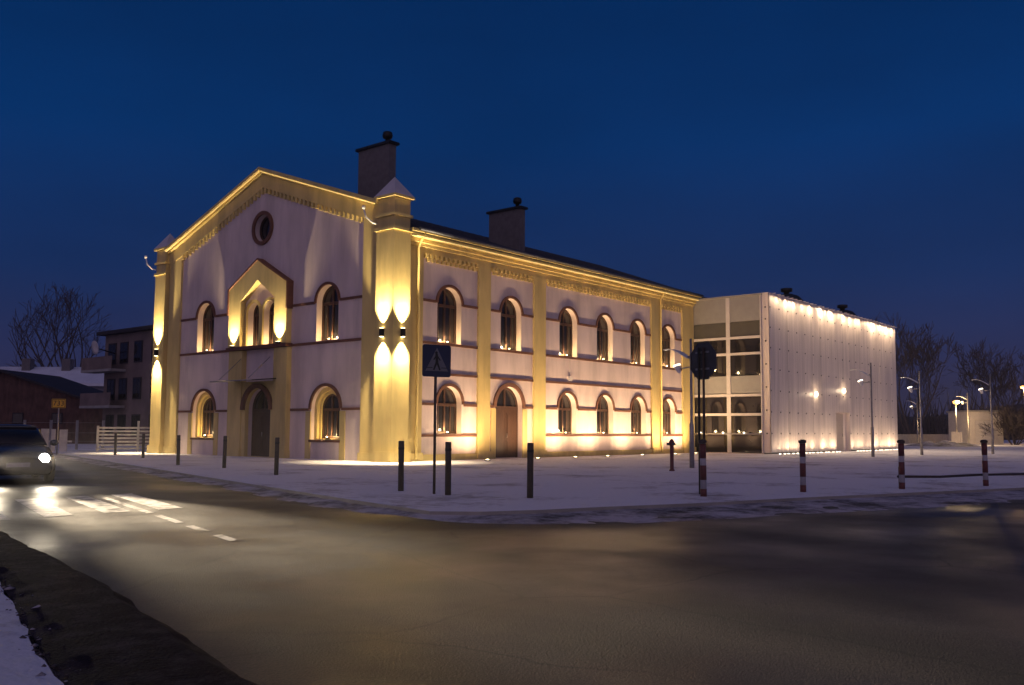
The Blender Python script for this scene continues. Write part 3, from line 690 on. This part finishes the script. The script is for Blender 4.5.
for x, y, l_ in ((-3.46, 15.6, 'plain dark bollard in front of the left half of the slatted fence'), (-4.75, 10.56, 'plain dark bollard in front of the fence end beside the left tower'),
                 (-7.74, 2.54, 'plain dark bollard in front of the left tower and its pilaster'), (-7.97, -.72, 'plain dark bollard between the left gable window and the gable door'),
                 (-9.53, -5.75, 'plain dark bollard in front of the arched gable door'), (-11.73, -13.21, 'plain dark bollard in front of the floodlit near tower'),
                 (-11.9, -14.76, 'plain dark bollard just right of the pedestrian crossing sign'), (-11.38, -16.45, 'plain dark bollard in front of the long side door')):
    bollard(x, y, l_)
for x, y, l_ in ((-8.60, -18.68, 'red and white striped post at the foot of the stop sign'), (-5.83, -19.6, 'red and white striped post in front of the annexe side wall'),
                 (-3.14, -20.85, 'red and white striped post by the far corner of the annexe, at the cable end'), (-.36, -21.99, 'red and white striped post furthest right, under a street lamp')):
    bollard(x, y, l_, True, r=.062)
b = MB(); b.tube([(-3.1, -20.75, .28), (-1.8, -21.3, .25), (-.4, -21.85, .27), (3, -23.1, .24), (7, -24.6, .28)], .03, 8)
tag(b.build('barrier_rail', M['bollard']), 'low dark rail running between the striped posts at the right', 'rail')
b = MB(); b.tube([(-2.95, -20.75, -.02), (-2.95, -20.75, .5)], .035, 8)
tag(b.build('short_stake', M['bollard']), 'short dark stake beside the striped post at the cable end', 'stake')
# pedestrian crossing sign
sgn = thing('crossing_sign', 'blue square pedestrian crossing sign on a thin post in front of the hall corner', 'road sign', (-11.89, -14.36, 0), math.atan2(-.95, -.31))
b = MB(); b.tube([(0, 0, -.05), (0, 0, 3.0)], .03, 10); b.build('post', M['bollard'], sgn)
FP = lambda s, z, n: (.05 + n, -s, z)
def rrect(s0, s1, z0, z1, r, k=5):
    o = []
    for cx, cz, a0 in ((s1 - r, z0 + r, -90), (s1 - r, z1 - r, 0), (s0 + r, z1 - r, 90), (s0 + r, z0 + r, 180)):
        for i in range(k + 1): a = R(a0 + 90 * i / k); o.append((cx + r * math.cos(a), cz + r * math.sin(a)))
    return o
b = MB(); b.prism(FP, rrect(-.325, .325, 2.38, 3.04, .05), -.012, .0); pl_ = b.build('sign_plate', M['blue'], sgn)
b = MB(); b.prism(FP, [(-.26, 2.5), (.26, 2.5), (.0, 2.98)], .002, .005); tri = b.build('white_triangle', M['signw'], pl_)
b = MB()
def limb(p, q, w0, w1):
    p = Vector(p); q = Vector(q); d = (q - p).normalized(); nn = Vector((-d.y, d.x))
    b.prism(FP, [tuple(p + nn * w0), tuple(p - nn * w0), tuple(q - nn * w1), tuple(q + nn * w1)], .007, .010)
b.prism(FP, circ(.015, 2.875, .03, 14), .007, .010)
limb((.01, 2.85), (.0, 2.68), .028, .032); limb((.005, 2.70), (-.07, 2.52), .024, .016); limb((.0, 2.70), (.075, 2.52), .024, .016); limb((.0, 2.82), (-.075, 2.72), .014, .012); limb((.015, 2.82), (.075, 2.73), .014, .012)
b.prism(FP, [(-.23, 2.56), (-.10, 2.56), (-.10, 2.575), (-.23, 2.575)], .0065, .008); b.prism(FP, [(.10, 2.56), (.23, 2.56), (.23, 2.575), (.10, 2.575)], .0065, .008)
b.build('walking_figure', M['black'], pl_)
# stop sign seen from behind
st = thing('stop_sign', 'octagonal stop sign seen from behind on two thin posts', 'road sign', (-8.1, -18.4, 0), math.atan2(-.34, .94))
FO = lambda s, z, n: (n, s, z)
oct_ = [(.42 * math.cos(R(22.5 + 45 * i)), 2.77 + .42 * math.sin(R(22.5 + 45 * i))) for i in range(8)]
b = MB(); b.prism(FO, oct_, .045, .055); so = b.build('sign_plate', M['signback'], st)
b = MB(); b.prism(FO, [(x * .97, 2.77 + (z - 2.77) * .97) for x, z in oct_], .056, .059); b.build('red_face', M['red'], so)
b = MB(); b.prism(FO, oct_, .035, .045, holes=[(x * .94, 2.77 + (z - 2.77) * .94) for x, z in oct_] and [[(x * .94, 2.77 + (z - 2.77) * .94) for x, z in oct_]]); b.build('rim', M['signback'], so)
for s, mt in ((.09, M['dark']), (-.055, M['bollard'])):
    b = MB(); b.tube([(0, s, -.05), (0, s, 3.05)], .026, 10); b.build('post', mt, st)
for z in (2.6, 2.95): MB().fbox(FO, -.2, .22, z - .02, z + .02, .026, .034).build('clamp', M['steel'], so)
lettering('STOP', .3, so, (.062, 0, 2.77), M['signw'])
# hydrant
hy = thing('hydrant', 'slim dark red hydrant standing in the snow left of the stop sign', 'hydrant', (1.26, -12.26, 0))
b = MB(); b.lathe([(.09, -.03), (.09, .04), (.062, .06), (.062, .82), (.085, .85), (.085, .95), (.05, 1.02), (.02, 1.04)], (0, 0, 0), 14); b.build('barrel', M['red'], hy)
for a in (0, 2.1, 4.2):
    b = MB(); b.tube([(.05 * math.cos(a), .05 * math.sin(a), .88), (.17 * math.cos(a), .17 * math.sin(a), .88)], .045, 10); b.build('outlet', M['signback'], hy)
# street lamps: a projector shines up into a curved white wing
def lamp(label, x, y, h=4.8):
    t = thing('street_lamp', label, 'street lamp', (x, y, 0), 0, 'street lamps with curved white wings')
    b_ = MB(); b_.tube([(0, 0, -.05), (0, 0, 1.55), (0, 0, 1.6), (0, 0, h)], [.085, .08, .05, .04], 10); b_.build('pole', M['steel'], t)
    b_ = MB(); k = 8
    for i in range(k):
        def pt(i): q = i / k; return (0, .08 + 1.0 * q, h - .72 + .20 * q + .22 * math.sin(q * 2.4))
        A = Vector(pt(i)); B = Vector(pt(i + 1)); w0 = .10 + .16 * math.sin(math.pi * min(1, i / k + .15)); w1 = .10 + .16 * math.sin(math.pi * min(1, (i + 1) / k + .15))
        z = Vector((0, 0, .025))
        q4 = [A + Vector((-w0, 0, 0)), A + Vector((w0, 0, 0)), B + Vector((w1, 0, 0)), B + Vector((-w1, 0, 0))]
        b_.quad(q4); b_.quad([p + z for p in reversed(q4)])
        b_.quad([q4[0], q4[3], q4[3] + z, q4[0] + z]); b_.quad([q4[1] + z, q4[2] + z, q4[2], q4[1]])
    b_.build('wing', M['wing'], t)
    b_ = MB(); b_.tube([(0, 0, h - .62), (0, .18, h - .68)], .03, 8); b_.tube([(0, 0, h - 1.02), (0, .42, h - 1.06)], .025, 8); b_.build('bracket', M['steel'], t)
    M3 = Matrix.Rotation(R(-20), 3, 'X')
    b_ = MB(); b_.lathe([(.04, -.16), (.07, -.12), (.12, .08), (.125, .12)], (0, .52, h - 1.08), 14, M3); pr = b_.build('projector', M['wing'], t)
    b_ = MB(); b_.lathe([(.01, .121), (.135, .121), (.13, .16), (.02, .19)], (0, .52, h - 1.08), 14, M3); b_.build('lamp_lens', M['bulbw'], pr)
    light('lamp_beam', 'SPOT', (x, y + .56, h - .92), (0, .18, 1), 420, (1, .84, .60), .06, 100, 1)
lamp('street lamp rising behind the stop sign', 3.96, -11.51, 4.62)
lamp('street lamp in front of the annexe side wall', 24.35, -11.02, 5.0)
lamp('street lamp just right of the annexe corner', 31.24, -11.52, 4.9)
lamp('street lamp right of the pale garage door', 37.87, -13.83, 5.0)
lamp('distant street lamp right beside the orange floodlight', 82.4, -1.8, 5.6)
lamp('distant street lamp half hidden behind the lamp at the annexe corner', 76.4, 1.7, 5.0)
fl = thing('floodlight_mast', 'bright orange floodlight on a mast above a pale cabinet', 'floodlight', (80.96, -.97, 0))
b = MB(); b.tube([(0, 0, 0), (0, 0, 4.4)], .07, 8); b.build('mast', M['steel'], fl)
b = MB(); b.box(-.4, .4, -.45, .45, 0, 1.4); b.build('cabinet', M['shed'], fl)
b = MB(); b.lathe([(.1, 0), (.3, .1), (.34, .32), (.1, .42)], (-.2, -.1, 4.35), 14); b.build('lamp_lens', M['sod'], fl)
light('floodlight_beam', 'POINT', (80.5, -1.6, 4.6), None, 1500, (1, .66, .30), .3)
fl = thing('sodium_lamp', 'tall orange sodium lamp at the right edge of the view', 'street lamp', (98.6, -4.25, 0))
b = MB(); b.tube([(0, 0, 0), (0, 0, 6.6), (-.2, .1, 6.9)], .08, 8); b.build('pole', M['steel'], fl)
b = MB(); b.lathe([(.1, 0), (.26, .08), (.28, .24), (.1, .32)], (-.25, .1, 6.65), 14); b.build('lamp_lens', M['sod'], fl)
light('sodium_beam', 'POINT', (98.2, -4.3, 6.4), None, 900, (1, .55, .18), .3)

# ------------------------------------------------------------------ right background
g = thing('garage', 'pale flat-roofed garage with a ribbed roller door beside dark bushes', 'garage', (87.8, -.75, 0), math.atan2(-2.6, 2.2))
b = MB(); b.prism(lambda s, z, n: (s, n, z), [(-.1, 0), (3.7, 0), (3.7, 3.7), (-.1, 3.7)], .05, 5, holes=[[(.55, .001), (2.7, .001), (2.7, 2.75), (.55, 2.75)]]); b.build('wall', M['shed'], g)
b = MB(); b.box(-.25, 3.85, -.1, 5.1, 3.703, 3.85); b.build('roof', M['conc'], g)
b = MB()
for i in range(11): b.box(.56, 2.69, .14, .2 + .03 * (i % 2), .01 + i * .249, .01 + (i + 1) * .249 - .012)
b.build('roller_door', M['frame'], g)
b = MB(); b.box(70, 112, 6.1, 6.4, -.1, 1.1); tag(b.build('boundary_wall', M['conc']), 'low grey boundary wall beyond the lamps behind the annexe', 'wall')
b = MB()
from mathutils import noise
for i in range(60):
    for j in range(14): pass
def mound(name, cx, cy, rx, ry, h, mt, seed):
    b_ = MB(); n = 24; g_ = []
    for i in range(n + 1):
        row = []
        for j in range(n + 1):
            a, c = (i / n * 2 - 1), (j / n * 2 - 1); d = max(0, 1 - (a * a + c * c))
            row.append(b_.bm.verts.new((cx + a * rx, cy + c * ry, -.02 + d * h * (.7 + .8 * noise.noise(Vector((a * 4, c * 4, seed)))))))
        g_.append(row)
    for i in range(n):
        for j in range(n): b_.face([g_[i][j], g_[i + 1][j], g_[i + 1][j + 1], g_[i][j + 1]], True)
    return b_.build(name, mt)
tag(mound('snow_heap', 72, -2, 6, 3.4, .55, M['slush'], 2), 'low heap of dirty snow in front of the floodlight mast', 'snow heap')

# bare trees
def bare_tree(name, label, loc, height, spread, stems, seed, levels=5, r0=.35, group=None, lean=.45, kind=None, cat='tree', twig=.012, env=None):
    rnd = random.Random(seed); T = MB(); Cn = MB()
    def grow(b_, p, d, L, r, lev, trunk):
        n = 4; path = [p]; rad = [r]; dd = d.copy()
        for i in range(n):
            dd = (dd + Vector((rnd.uniform(-1, 1), rnd.uniform(-1, 1), rnd.uniform(-.35, .75))) * .16).normalized()
            q_ = p + dd * (L / n)
            if env and q_.z > env[0] - env[2] * .5 and ((q_.x ** 2 + q_.y ** 2) / env[1] ** 2 + ((q_.z - env[0]) / env[2]) ** 2) > 1.0 + rnd.uniform(-.45, .15): break
            p = q_; path.append(p); rad.append(max(twig, r * (1 - .5 * (i + 1) / n)))
        if len(path) < 2: return
        n = len(path) - 1
        (T if trunk else Cn).tube(path, rad, 6 if lev > 2 else 4, caps=False)
        if lev <= 0: return
        kids = rnd.choice((3, 3, 4)) if lev > 1 else 4
        for k in range(kids):
            i = rnd.randint(max(1, n // 2), n) if k else n
            a = rnd.uniform(0, 2 * math.pi); sp = rnd.uniform(.35, .95) * (1 if k else .5)
            o = dd.orthogonal().normalized(); o.rotate(Matrix.Rotation(a, 3, dd))
            nd = (dd * math.cos(sp) + o * math.sin(sp) + Vector((0, 0, .12))).normalized()
            grow(b_, path[i], nd, L * rnd.uniform(.58, .8), rad[i] * .68, lev - 1, False)
    for s in range(stems):
        a = 2 * math.pi * s / max(1, stems) + rnd.uniform(-.4, .4)
        ln = lean * rnd.uniform(.5, 1.1) if stems > 1 else 0
        d = Vector((math.cos(a) * ln * spread, math.sin(a) * ln * spread, 1)).normalized()
        grow(T, Vector((math.cos(a) * .25, math.sin(a) * .25, -.1)), d, height * .34, r0, levels, True)
    if kind: return T, Cn
    t = thing(name, label, cat, loc, rnd.uniform(0, 6), group)
    T.build('trunk', M['bark'], t, normals=False); Cn.build('crown', M['bark'], t, normals=False)
    return t
bare_tree('bare_tree', 'big bare many-stemmed tree behind the snowy roof on the left', (28.9, 94.6, 0), 27, .78, 5, 24, 4, .36, twig=.026, env=(13.2, 7.0, 7.6))
bare_tree('bare_tree', 'bare tree rising just behind the far corner of the annexe', (112, 13.0, 0), 19, .8, 4, 5, 5, .25, twig=.028)
bare_tree('bare_tree', 'bare tree behind the orange floodlight mast', (124, 4.0, 0), 15, .8, 3, 8, 5, .25, twig=.028)
for x, y, sd, lb in ((90.1, -4.7, 31, 'dense bare bush against the right end of the garage'), (91.6, -6.9, 35, 'dark leafless bush at the right edge beside the garage')):
    bare_tree('bush', lb, (x, y, 0), 5.6, 1.6, 14, sd, 4, .05, cat='bush', lean=.8, twig=.02)
hb = MB(); n = 90; g_ = []
for i in range(n + 1):
    a = R(-25 + 150 * i / n); row = []
    for j in range(9):
        r = 190 + j * 22; h = math.sin(math.pi * j / 8) * (7.5 + 4.5 * noise.noise(Vector((a * 6, j * .3, 4)))) * (1 if j else 0)
        row.append(hb.bm.verts.new((r * math.cos(a), r * math.sin(a), -.2 + max(0, h))))
    g_.append(row)
for i in range(n):
    for j in range(8): hb.face([g_[i][j], g_[i + 1][j], g_[i + 1][j + 1], g_[i][j + 1]], True)
M['hill'] = mat('dark_hillside', (.05, .045, .05), .95, var=.4, scale=.08)
tag(hb.build('hills', M['hill']), kind='structure')
Tw = MB(); wrnd = random.Random(12)
for i in range(150):
    a = R(wrnd.uniform(-22, 20)) ; r = wrnd.uniform(165, 200); x0, y0 = r * math.cos(a), r * math.sin(a); hh = wrnd.uniform(5, 11)
    for k in range(16):
        p = Vector((x0 + wrnd.uniform(-1.2, 1.2), y0 + wrnd.uniform(-1.2, 1.2), 0)); d = Vector((wrnd.uniform(-.4, .4), wrnd.uniform(-.4, .4), 1)).normalized()
        q = p + d * hh * wrnd.uniform(.5, 1); Tw.tube([p, p.lerp(q, .5) + Vector((wrnd.uniform(-.4, .4), wrnd.uniform(-.4, .4), 0)), q], [.16, .1, .03], 4, False)
tag(Tw.build('distant_wood', M['bark'], normals=False), 'dark leafless wood along the horizon', 'wood', kind='stuff')

# ------------------------------------------------------------------ left background
barn = thing('barn', 'dark brown barn with a wide low gable on the left', 'barn', (5.44, 52.5, 0), math.atan2(-6.8, 5.7))
FB = lambda s, z, n: (s, -n, z)
b = MB(); b.prism(FB, [(-8.7, 0), (8.7, 0), (8.7, 2.95), (0, 5.8), (-8.7, 2.95)], -9, 0, holes=[]); b.build('wall', M['barn'], barn)
b = MB()
for sg in (-1, 1): b.prism(FB, [(0, 5.82), (sg * 9.2, 2.80), (sg * 9.2, 2.98), (0, 6.02)], -9.4, .5)
b.build('roof', M['tar'], barn)
for s in (-5, -1.4, 1.4, 4.6):
    f = MB(); f.fbox(FB, s - .45, s + .45, 1.6, 2.5, -.02, .05); w = f.build('window', M['tar'], barn); f = MB(); f.fbox(FB, s - .36, s + .36, 1.68, 2.42, .052, .058); f.build('pane', M['pane'], w)
hs = thing('snowy_house', 'low grey house with a snow-covered roof and two chimneys behind the barn', 'house', (17.5, 69.5, 0), math.atan2(-6.65, 5.55))
b = MB(); b.box(-9, 7, 0, 9, 0, 5.75); b.build('wall', M['house'], hs)
b = MB(); b.prism(lambda s, z, n: (n, s, z), [(-.6, 5.6), (4.5, 7.6), (9.6, 5.6), (9.6, 5.9), (4.5, 7.9), (-.6, 5.9)], -9.5, 7.4); rfh = b.build('roof', M['roofsnow'], hs)
for x in (-5.3, -1.0):
    b = MB(); b.box(x - .45, x + .45, 3.2, 4.1, 6.8, 8.7); b.build('chimney', M['chim'], rfh)
for x in (-6, -3, 0, 3.5):
    f = MB(); f.box(x - .5, x + .5, -.06, .02, 3.2, 4.6); w = f.build('window', M['tar'], hs); f = MB(); f.box(x - .42, x + .42, -.07, -.063, 3.28, 4.52); f.build('pane', M['pane'], w)
ap = thing('apartment_block', 'dim three-storey flat-roofed block with balconies and a satellite dish', 'building', (8.4, 41.3, 0), 0)
FB2 = lambda s, z, n: (-n, -s, z)          # s runs to the right of the picture
b = MB(); b.prism(FB2, [(0, 0), (10.5, 0), (10.5, 8.35), (0, 8.35)], -9, 0, holes=[]); b.build('wall', M['block'], ap)
b = MB(); b.prism(FB2, [(-.5, 8.36), (10.9, 8.36), (10.9, 8.62), (-.5, 8.62)], -9.4, .5); b.build('roof', M['tar'], ap)
for z in (2.9, 5.6):
    bl = MB(); bl.fbox(FB2, -1.3, 3.4, z - .12, z + .06, .02, 1.2); bo = bl.build('balcony', M['conc'], ap)
    bl = MB(); bl.fbox(FB2, -1.3, 3.4, z + .06, z + 1.0, 1.12, 1.17); bl.fbox(FB2, -1.3, -1.25, z + .06, z + 1.0, .02, 1.1); bl.build('parapet', M['block'], bo)
for z in (.6, 3.3, 6.0):
    for s in (1.2, 3.0, 5.1, 7.6):
        f = MB(); f.fbox(FB2, s - .6, s + .6, z + .1, z + 1.7, -.02, .05); w = f.build('window', M['tar'], ap)
        f = MB(); f.fbox(FB2, s - .5, s - .03, z + .2, z + 1.6, .052, .06); f.fbox(FB2, s + .03, s + .5, z + .2, z + 1.6, .052, .06); f.build('pane', M['pane'], w)
dsh = MB(); dsh.lathe([(.02, -.16), (.3, -.10), (.52, .0), (.53, .02), (.3, -.07), (.02, -.13)], (-1.55, -1.6, 7.25), 20, Matrix.Rotation(R(-100), 3, 'Y')); dso = dsh.build('satellite_dish', M['frame'], ap)
dsh = MB(); dsh.tube([(-1.35, -1.6, 7.2), (-.0, -1.6, 6.9)], .04, 6); dsh.build('dish_arm', M['dark'], dso)
# slatted fence, gate posts, post and wire fence, road number sign
fn = thing('slatted_fence', 'cream horizontal slat fence between the left tower and the roadside', 'fence', (-1.36, 21.8, 0), math.atan2(-.75, 3.1))
b = MB()
for i in range(7): b.box(0, 3.6, -.02, .02, .12 + i * .19, .22 + i * .19)
b.build('slats', M['fence'], fn)
for x in (.0, 2.1, 3.5):
    b = MB(); b.box(x - .06, x + .06, -.07, -.021, 0, 1.42 if x != 2.1 else 1.7); b.build('post', M['fence'], fn)
pf = thing('board_fence', 'row of pale upright boards left of the slatted fence', 'fence', (-2.9, 23.8, 0), math.atan2(-.9, .75))
b = MB(); xx = -1.9
prnd = random.Random(3)
for i in range(6):
    w_ = prnd.choice((.3, .42, .22)); b.box(xx, xx + w_, -.03, .03, 0, 1.2 + prnd.uniform(-.1, .15)); xx += w_ + prnd.uniform(.12, .25)
b.box(-1.9, xx, .031, .07, .5, .6)
b.build('boards', M['fence'], pf)
wf = thing('wire_fence', 'wire fence on slim concrete posts in front of the barn', 'fence', (0, 0, 0))
pp = [(5.9, 52.1), (6.55, 51.3), (7.25, 50.5), (7.95, 49.65), (8.6, 48.8)]
pp = [(a * .72 - 25.28 * .28, c * .72 - 27.6 * .28) for a, c in pp]
pp = [(1.2 - 1.1 + i * 1.05 - 4.0 + .9, 30.8 - i * 1.1) for i in range(5)]
for x, y in pp:
    b = MB(); b.box(x - .06, x + .06, y - .06, y + .06, 0, 1.75); b.build('post', M['conc'], wf)
b = MB()
for z in (.5, 1.0, 1.6): b.tube([(x, y, z) for x, y in pp], .008, 4)
b.build('wires', M['steel'], wf)
rs = thing('road_number_sign', 'small yellow road number sign on a grey post on the left', 'road sign', (-4.58, 19.33, 0), math.atan2(-.70, -.62))
b = MB(); b.tube([(0, 0, -.05), (0, 0, 2.7)], .035, 8); b.build('post', M['steel'], rs)
b = MB(); b.prism(FP, rrect(-.33, .33, 2.28, 2.74, .04), -.012, 0); pl2 = b.build('sign_plate', M['yellow'], rs)
b = MB(); b.prism(FP, rrect(-.31, .31, 2.30, 2.72, .035), .001, .003, holes=[rrect(-.285, .285, 2.325, 2.695, .03)]); b.build('border', M['black'], pl2)
lettering('733', .36, pl2, (.053, 0, 2.51), M['black'], .001)

# ------------------------------------------------------------------ thin winter haze
hz = bpy.data.materials.new('haze'); hz.use_nodes = True; hn = hz.node_tree; hn.nodes.clear()
ho = hn.nodes.new('ShaderNodeOutputMaterial'); hv = hn.nodes.new('ShaderNodeVolumePrincipled')
hv.inputs['Color'].default_value = (.85, .86, .92, 1); hv.inputs['Density'].default_value = .00035; hv.inputs['Anisotropy'].default_value = .3
hn.links.new(hv.outputs[0], ho.inputs['Volume'])
tag(MB().box(-70, 260, -130, 240, -1.2, 32).build('haze', hz), kind='stuff')

# ------------------------------------------------------------------ the car whose headlights light the road
def car(name, label, x, y, heading):
    t = thing(name, label, 'car', (x, y, -.10), heading)        # local +x is forward, origin under the middle
    def loft(secs, material, nm, parent=t):
        b_ = MB(); prev = None
        for X, half in secs:
            rg = [b_.bm.verts.new((X, yy, zz)) for yy, zz in half] + [b_.bm.verts.new((X, -yy, zz)) for yy, zz in reversed(half)]
            if prev:
                for k in range(len(rg)): b_.face([prev[k], prev[(k + 1) % len(rg)], rg[(k + 1) % len(rg)], rg[k]], True)
            else: b_.face(rg)
            prev = rg
        b_.face(list(reversed(prev))); return b_.build(nm, material, parent)
    def sec(X, w, zb, zs, zt): return (X, [(.15, zb), (w * .9, zb), (w, zb + .12), (w, zs - .16), (w * .93, zs - .03), (w * .6, zt), (.1, zt + .005)])
    loft([sec(2.08, .66, .30, .62, .62), sec(2.0, .80, .22, .72, .73), sec(1.6, .86, .2, .82, .86), sec(.95, .87, .2, .92, .97), sec(-.2, .87, .2, .95, .97), sec(-1.4, .87, .2, .97, .99), sec(-1.95, .83, .24, .95, .97), sec(-2.08, .74, .32, .86, .86)], M['carpaint'], 'body')
    def cs(X, w, z0, wt, z1): return (X, [(.1, z0), (w, z0), (w * .96, z0 + (z1 - z0) * .45), (wt, z1 - .05), (wt * .85, z1), (.1, z1 + .01)])
    loft([cs(1.0, .78, .93, .76, .99), cs(.25, .79, .93, .66, 1.40), cs(-.5, .79, .93, .65, 1.44), cs(-1.3, .78, .93, .62, 1.38), cs(-1.85, .72, .93, .66, 1.02)], M['pane'], 'windscreen')
    loft([(X, [(.1, z), (w, z), (w, z + .02), (.1, z + .035)]) for X, w, z in ((.28, .60, 1.405), (-.5, .61, 1.45), (-1.3, .57, 1.395))], M['carpaint'], 'roof')
    for sx in (1.3, -1.3):
        for sy in (-1, 1):
            R90 = Matrix.Rotation(R(90), 3, 'X')
            w_ = MB(); w_.lathe([(.2, -.1), (.29, -.1), (.315, -.06), (.315, .06), (.29, .1), (.2, .1)], (sx, sy * .80, .315), 20, R90); wo = w_.build('wheel', M['tyre'], t)
            w_ = MB(); w_.lathe([(.03, -.085), (.2, -.08), (.2, .08), (.03, .085)], (sx, sy * .81, .315), 14, R90); w_.build('rim', M['steel'], wo)
    for sy in (-1, 1):
        R9y = Matrix.Rotation(R(90), 3, 'Y')
        h_ = MB(); h_.lathe([(.02, -.02), (.13, -.02), (.12, .05), (.03, .075)], (2.02, sy * .58, .62), 14, R9y); h_.build('headlight', M['beam'], t)
        h_ = MB(); h_.box(-2.1, -2.03, sy * .62 - .12, sy * .62 + .12, .68, .84); h_.build('tail_light', M['tail'], t)
        h_ = MB(); h_.lathe([(.02, -.08), (.09, -.05), (.09, .05), (.02, .08)], (.72, sy * .96, 1.0), 10); h_.build('wing_mirror', M['carpaint'], t)
    g2 = MB(); g2.box(2.03, 2.10, -.36, .36, .52, .66); g2.box(2.0, 2.09, -.6, .6, .26, .38); g2.build('grille', M['black'], t)
    g2 = MB(); g2.box(2.09, 2.12, -.26, .26, .42, .53); g2.build('number_plate', M['white'], t)
    f = Vector((math.cos(heading), math.sin(heading), 0)); sd = Vector((-f.y, f.x, 0))
    for sy in (-1, 1):
        light('headlight_beam', 'SPOT', Vector((x, y, .52)) + f * 2.2 + sd * sy * .58, f + Vector((0, 0, -.08)) + sd * .22, 380, (1, .84, .60), .07, 56, 1)
        light('headlight_beam', 'SPOT', Vector((x, y, .52)) + f * 2.2 + sd * sy * .58, f + Vector((0, 0, .0)) + sd * .10, 62000, (1, .80, .54), .07, 15, 1)
    return t
hd = math.atan2(-1, -.286)
car('car', 'dark car coming along the near lane at the left edge with bright headlights', roadu(-1.6, -.95), -1.6, hd)
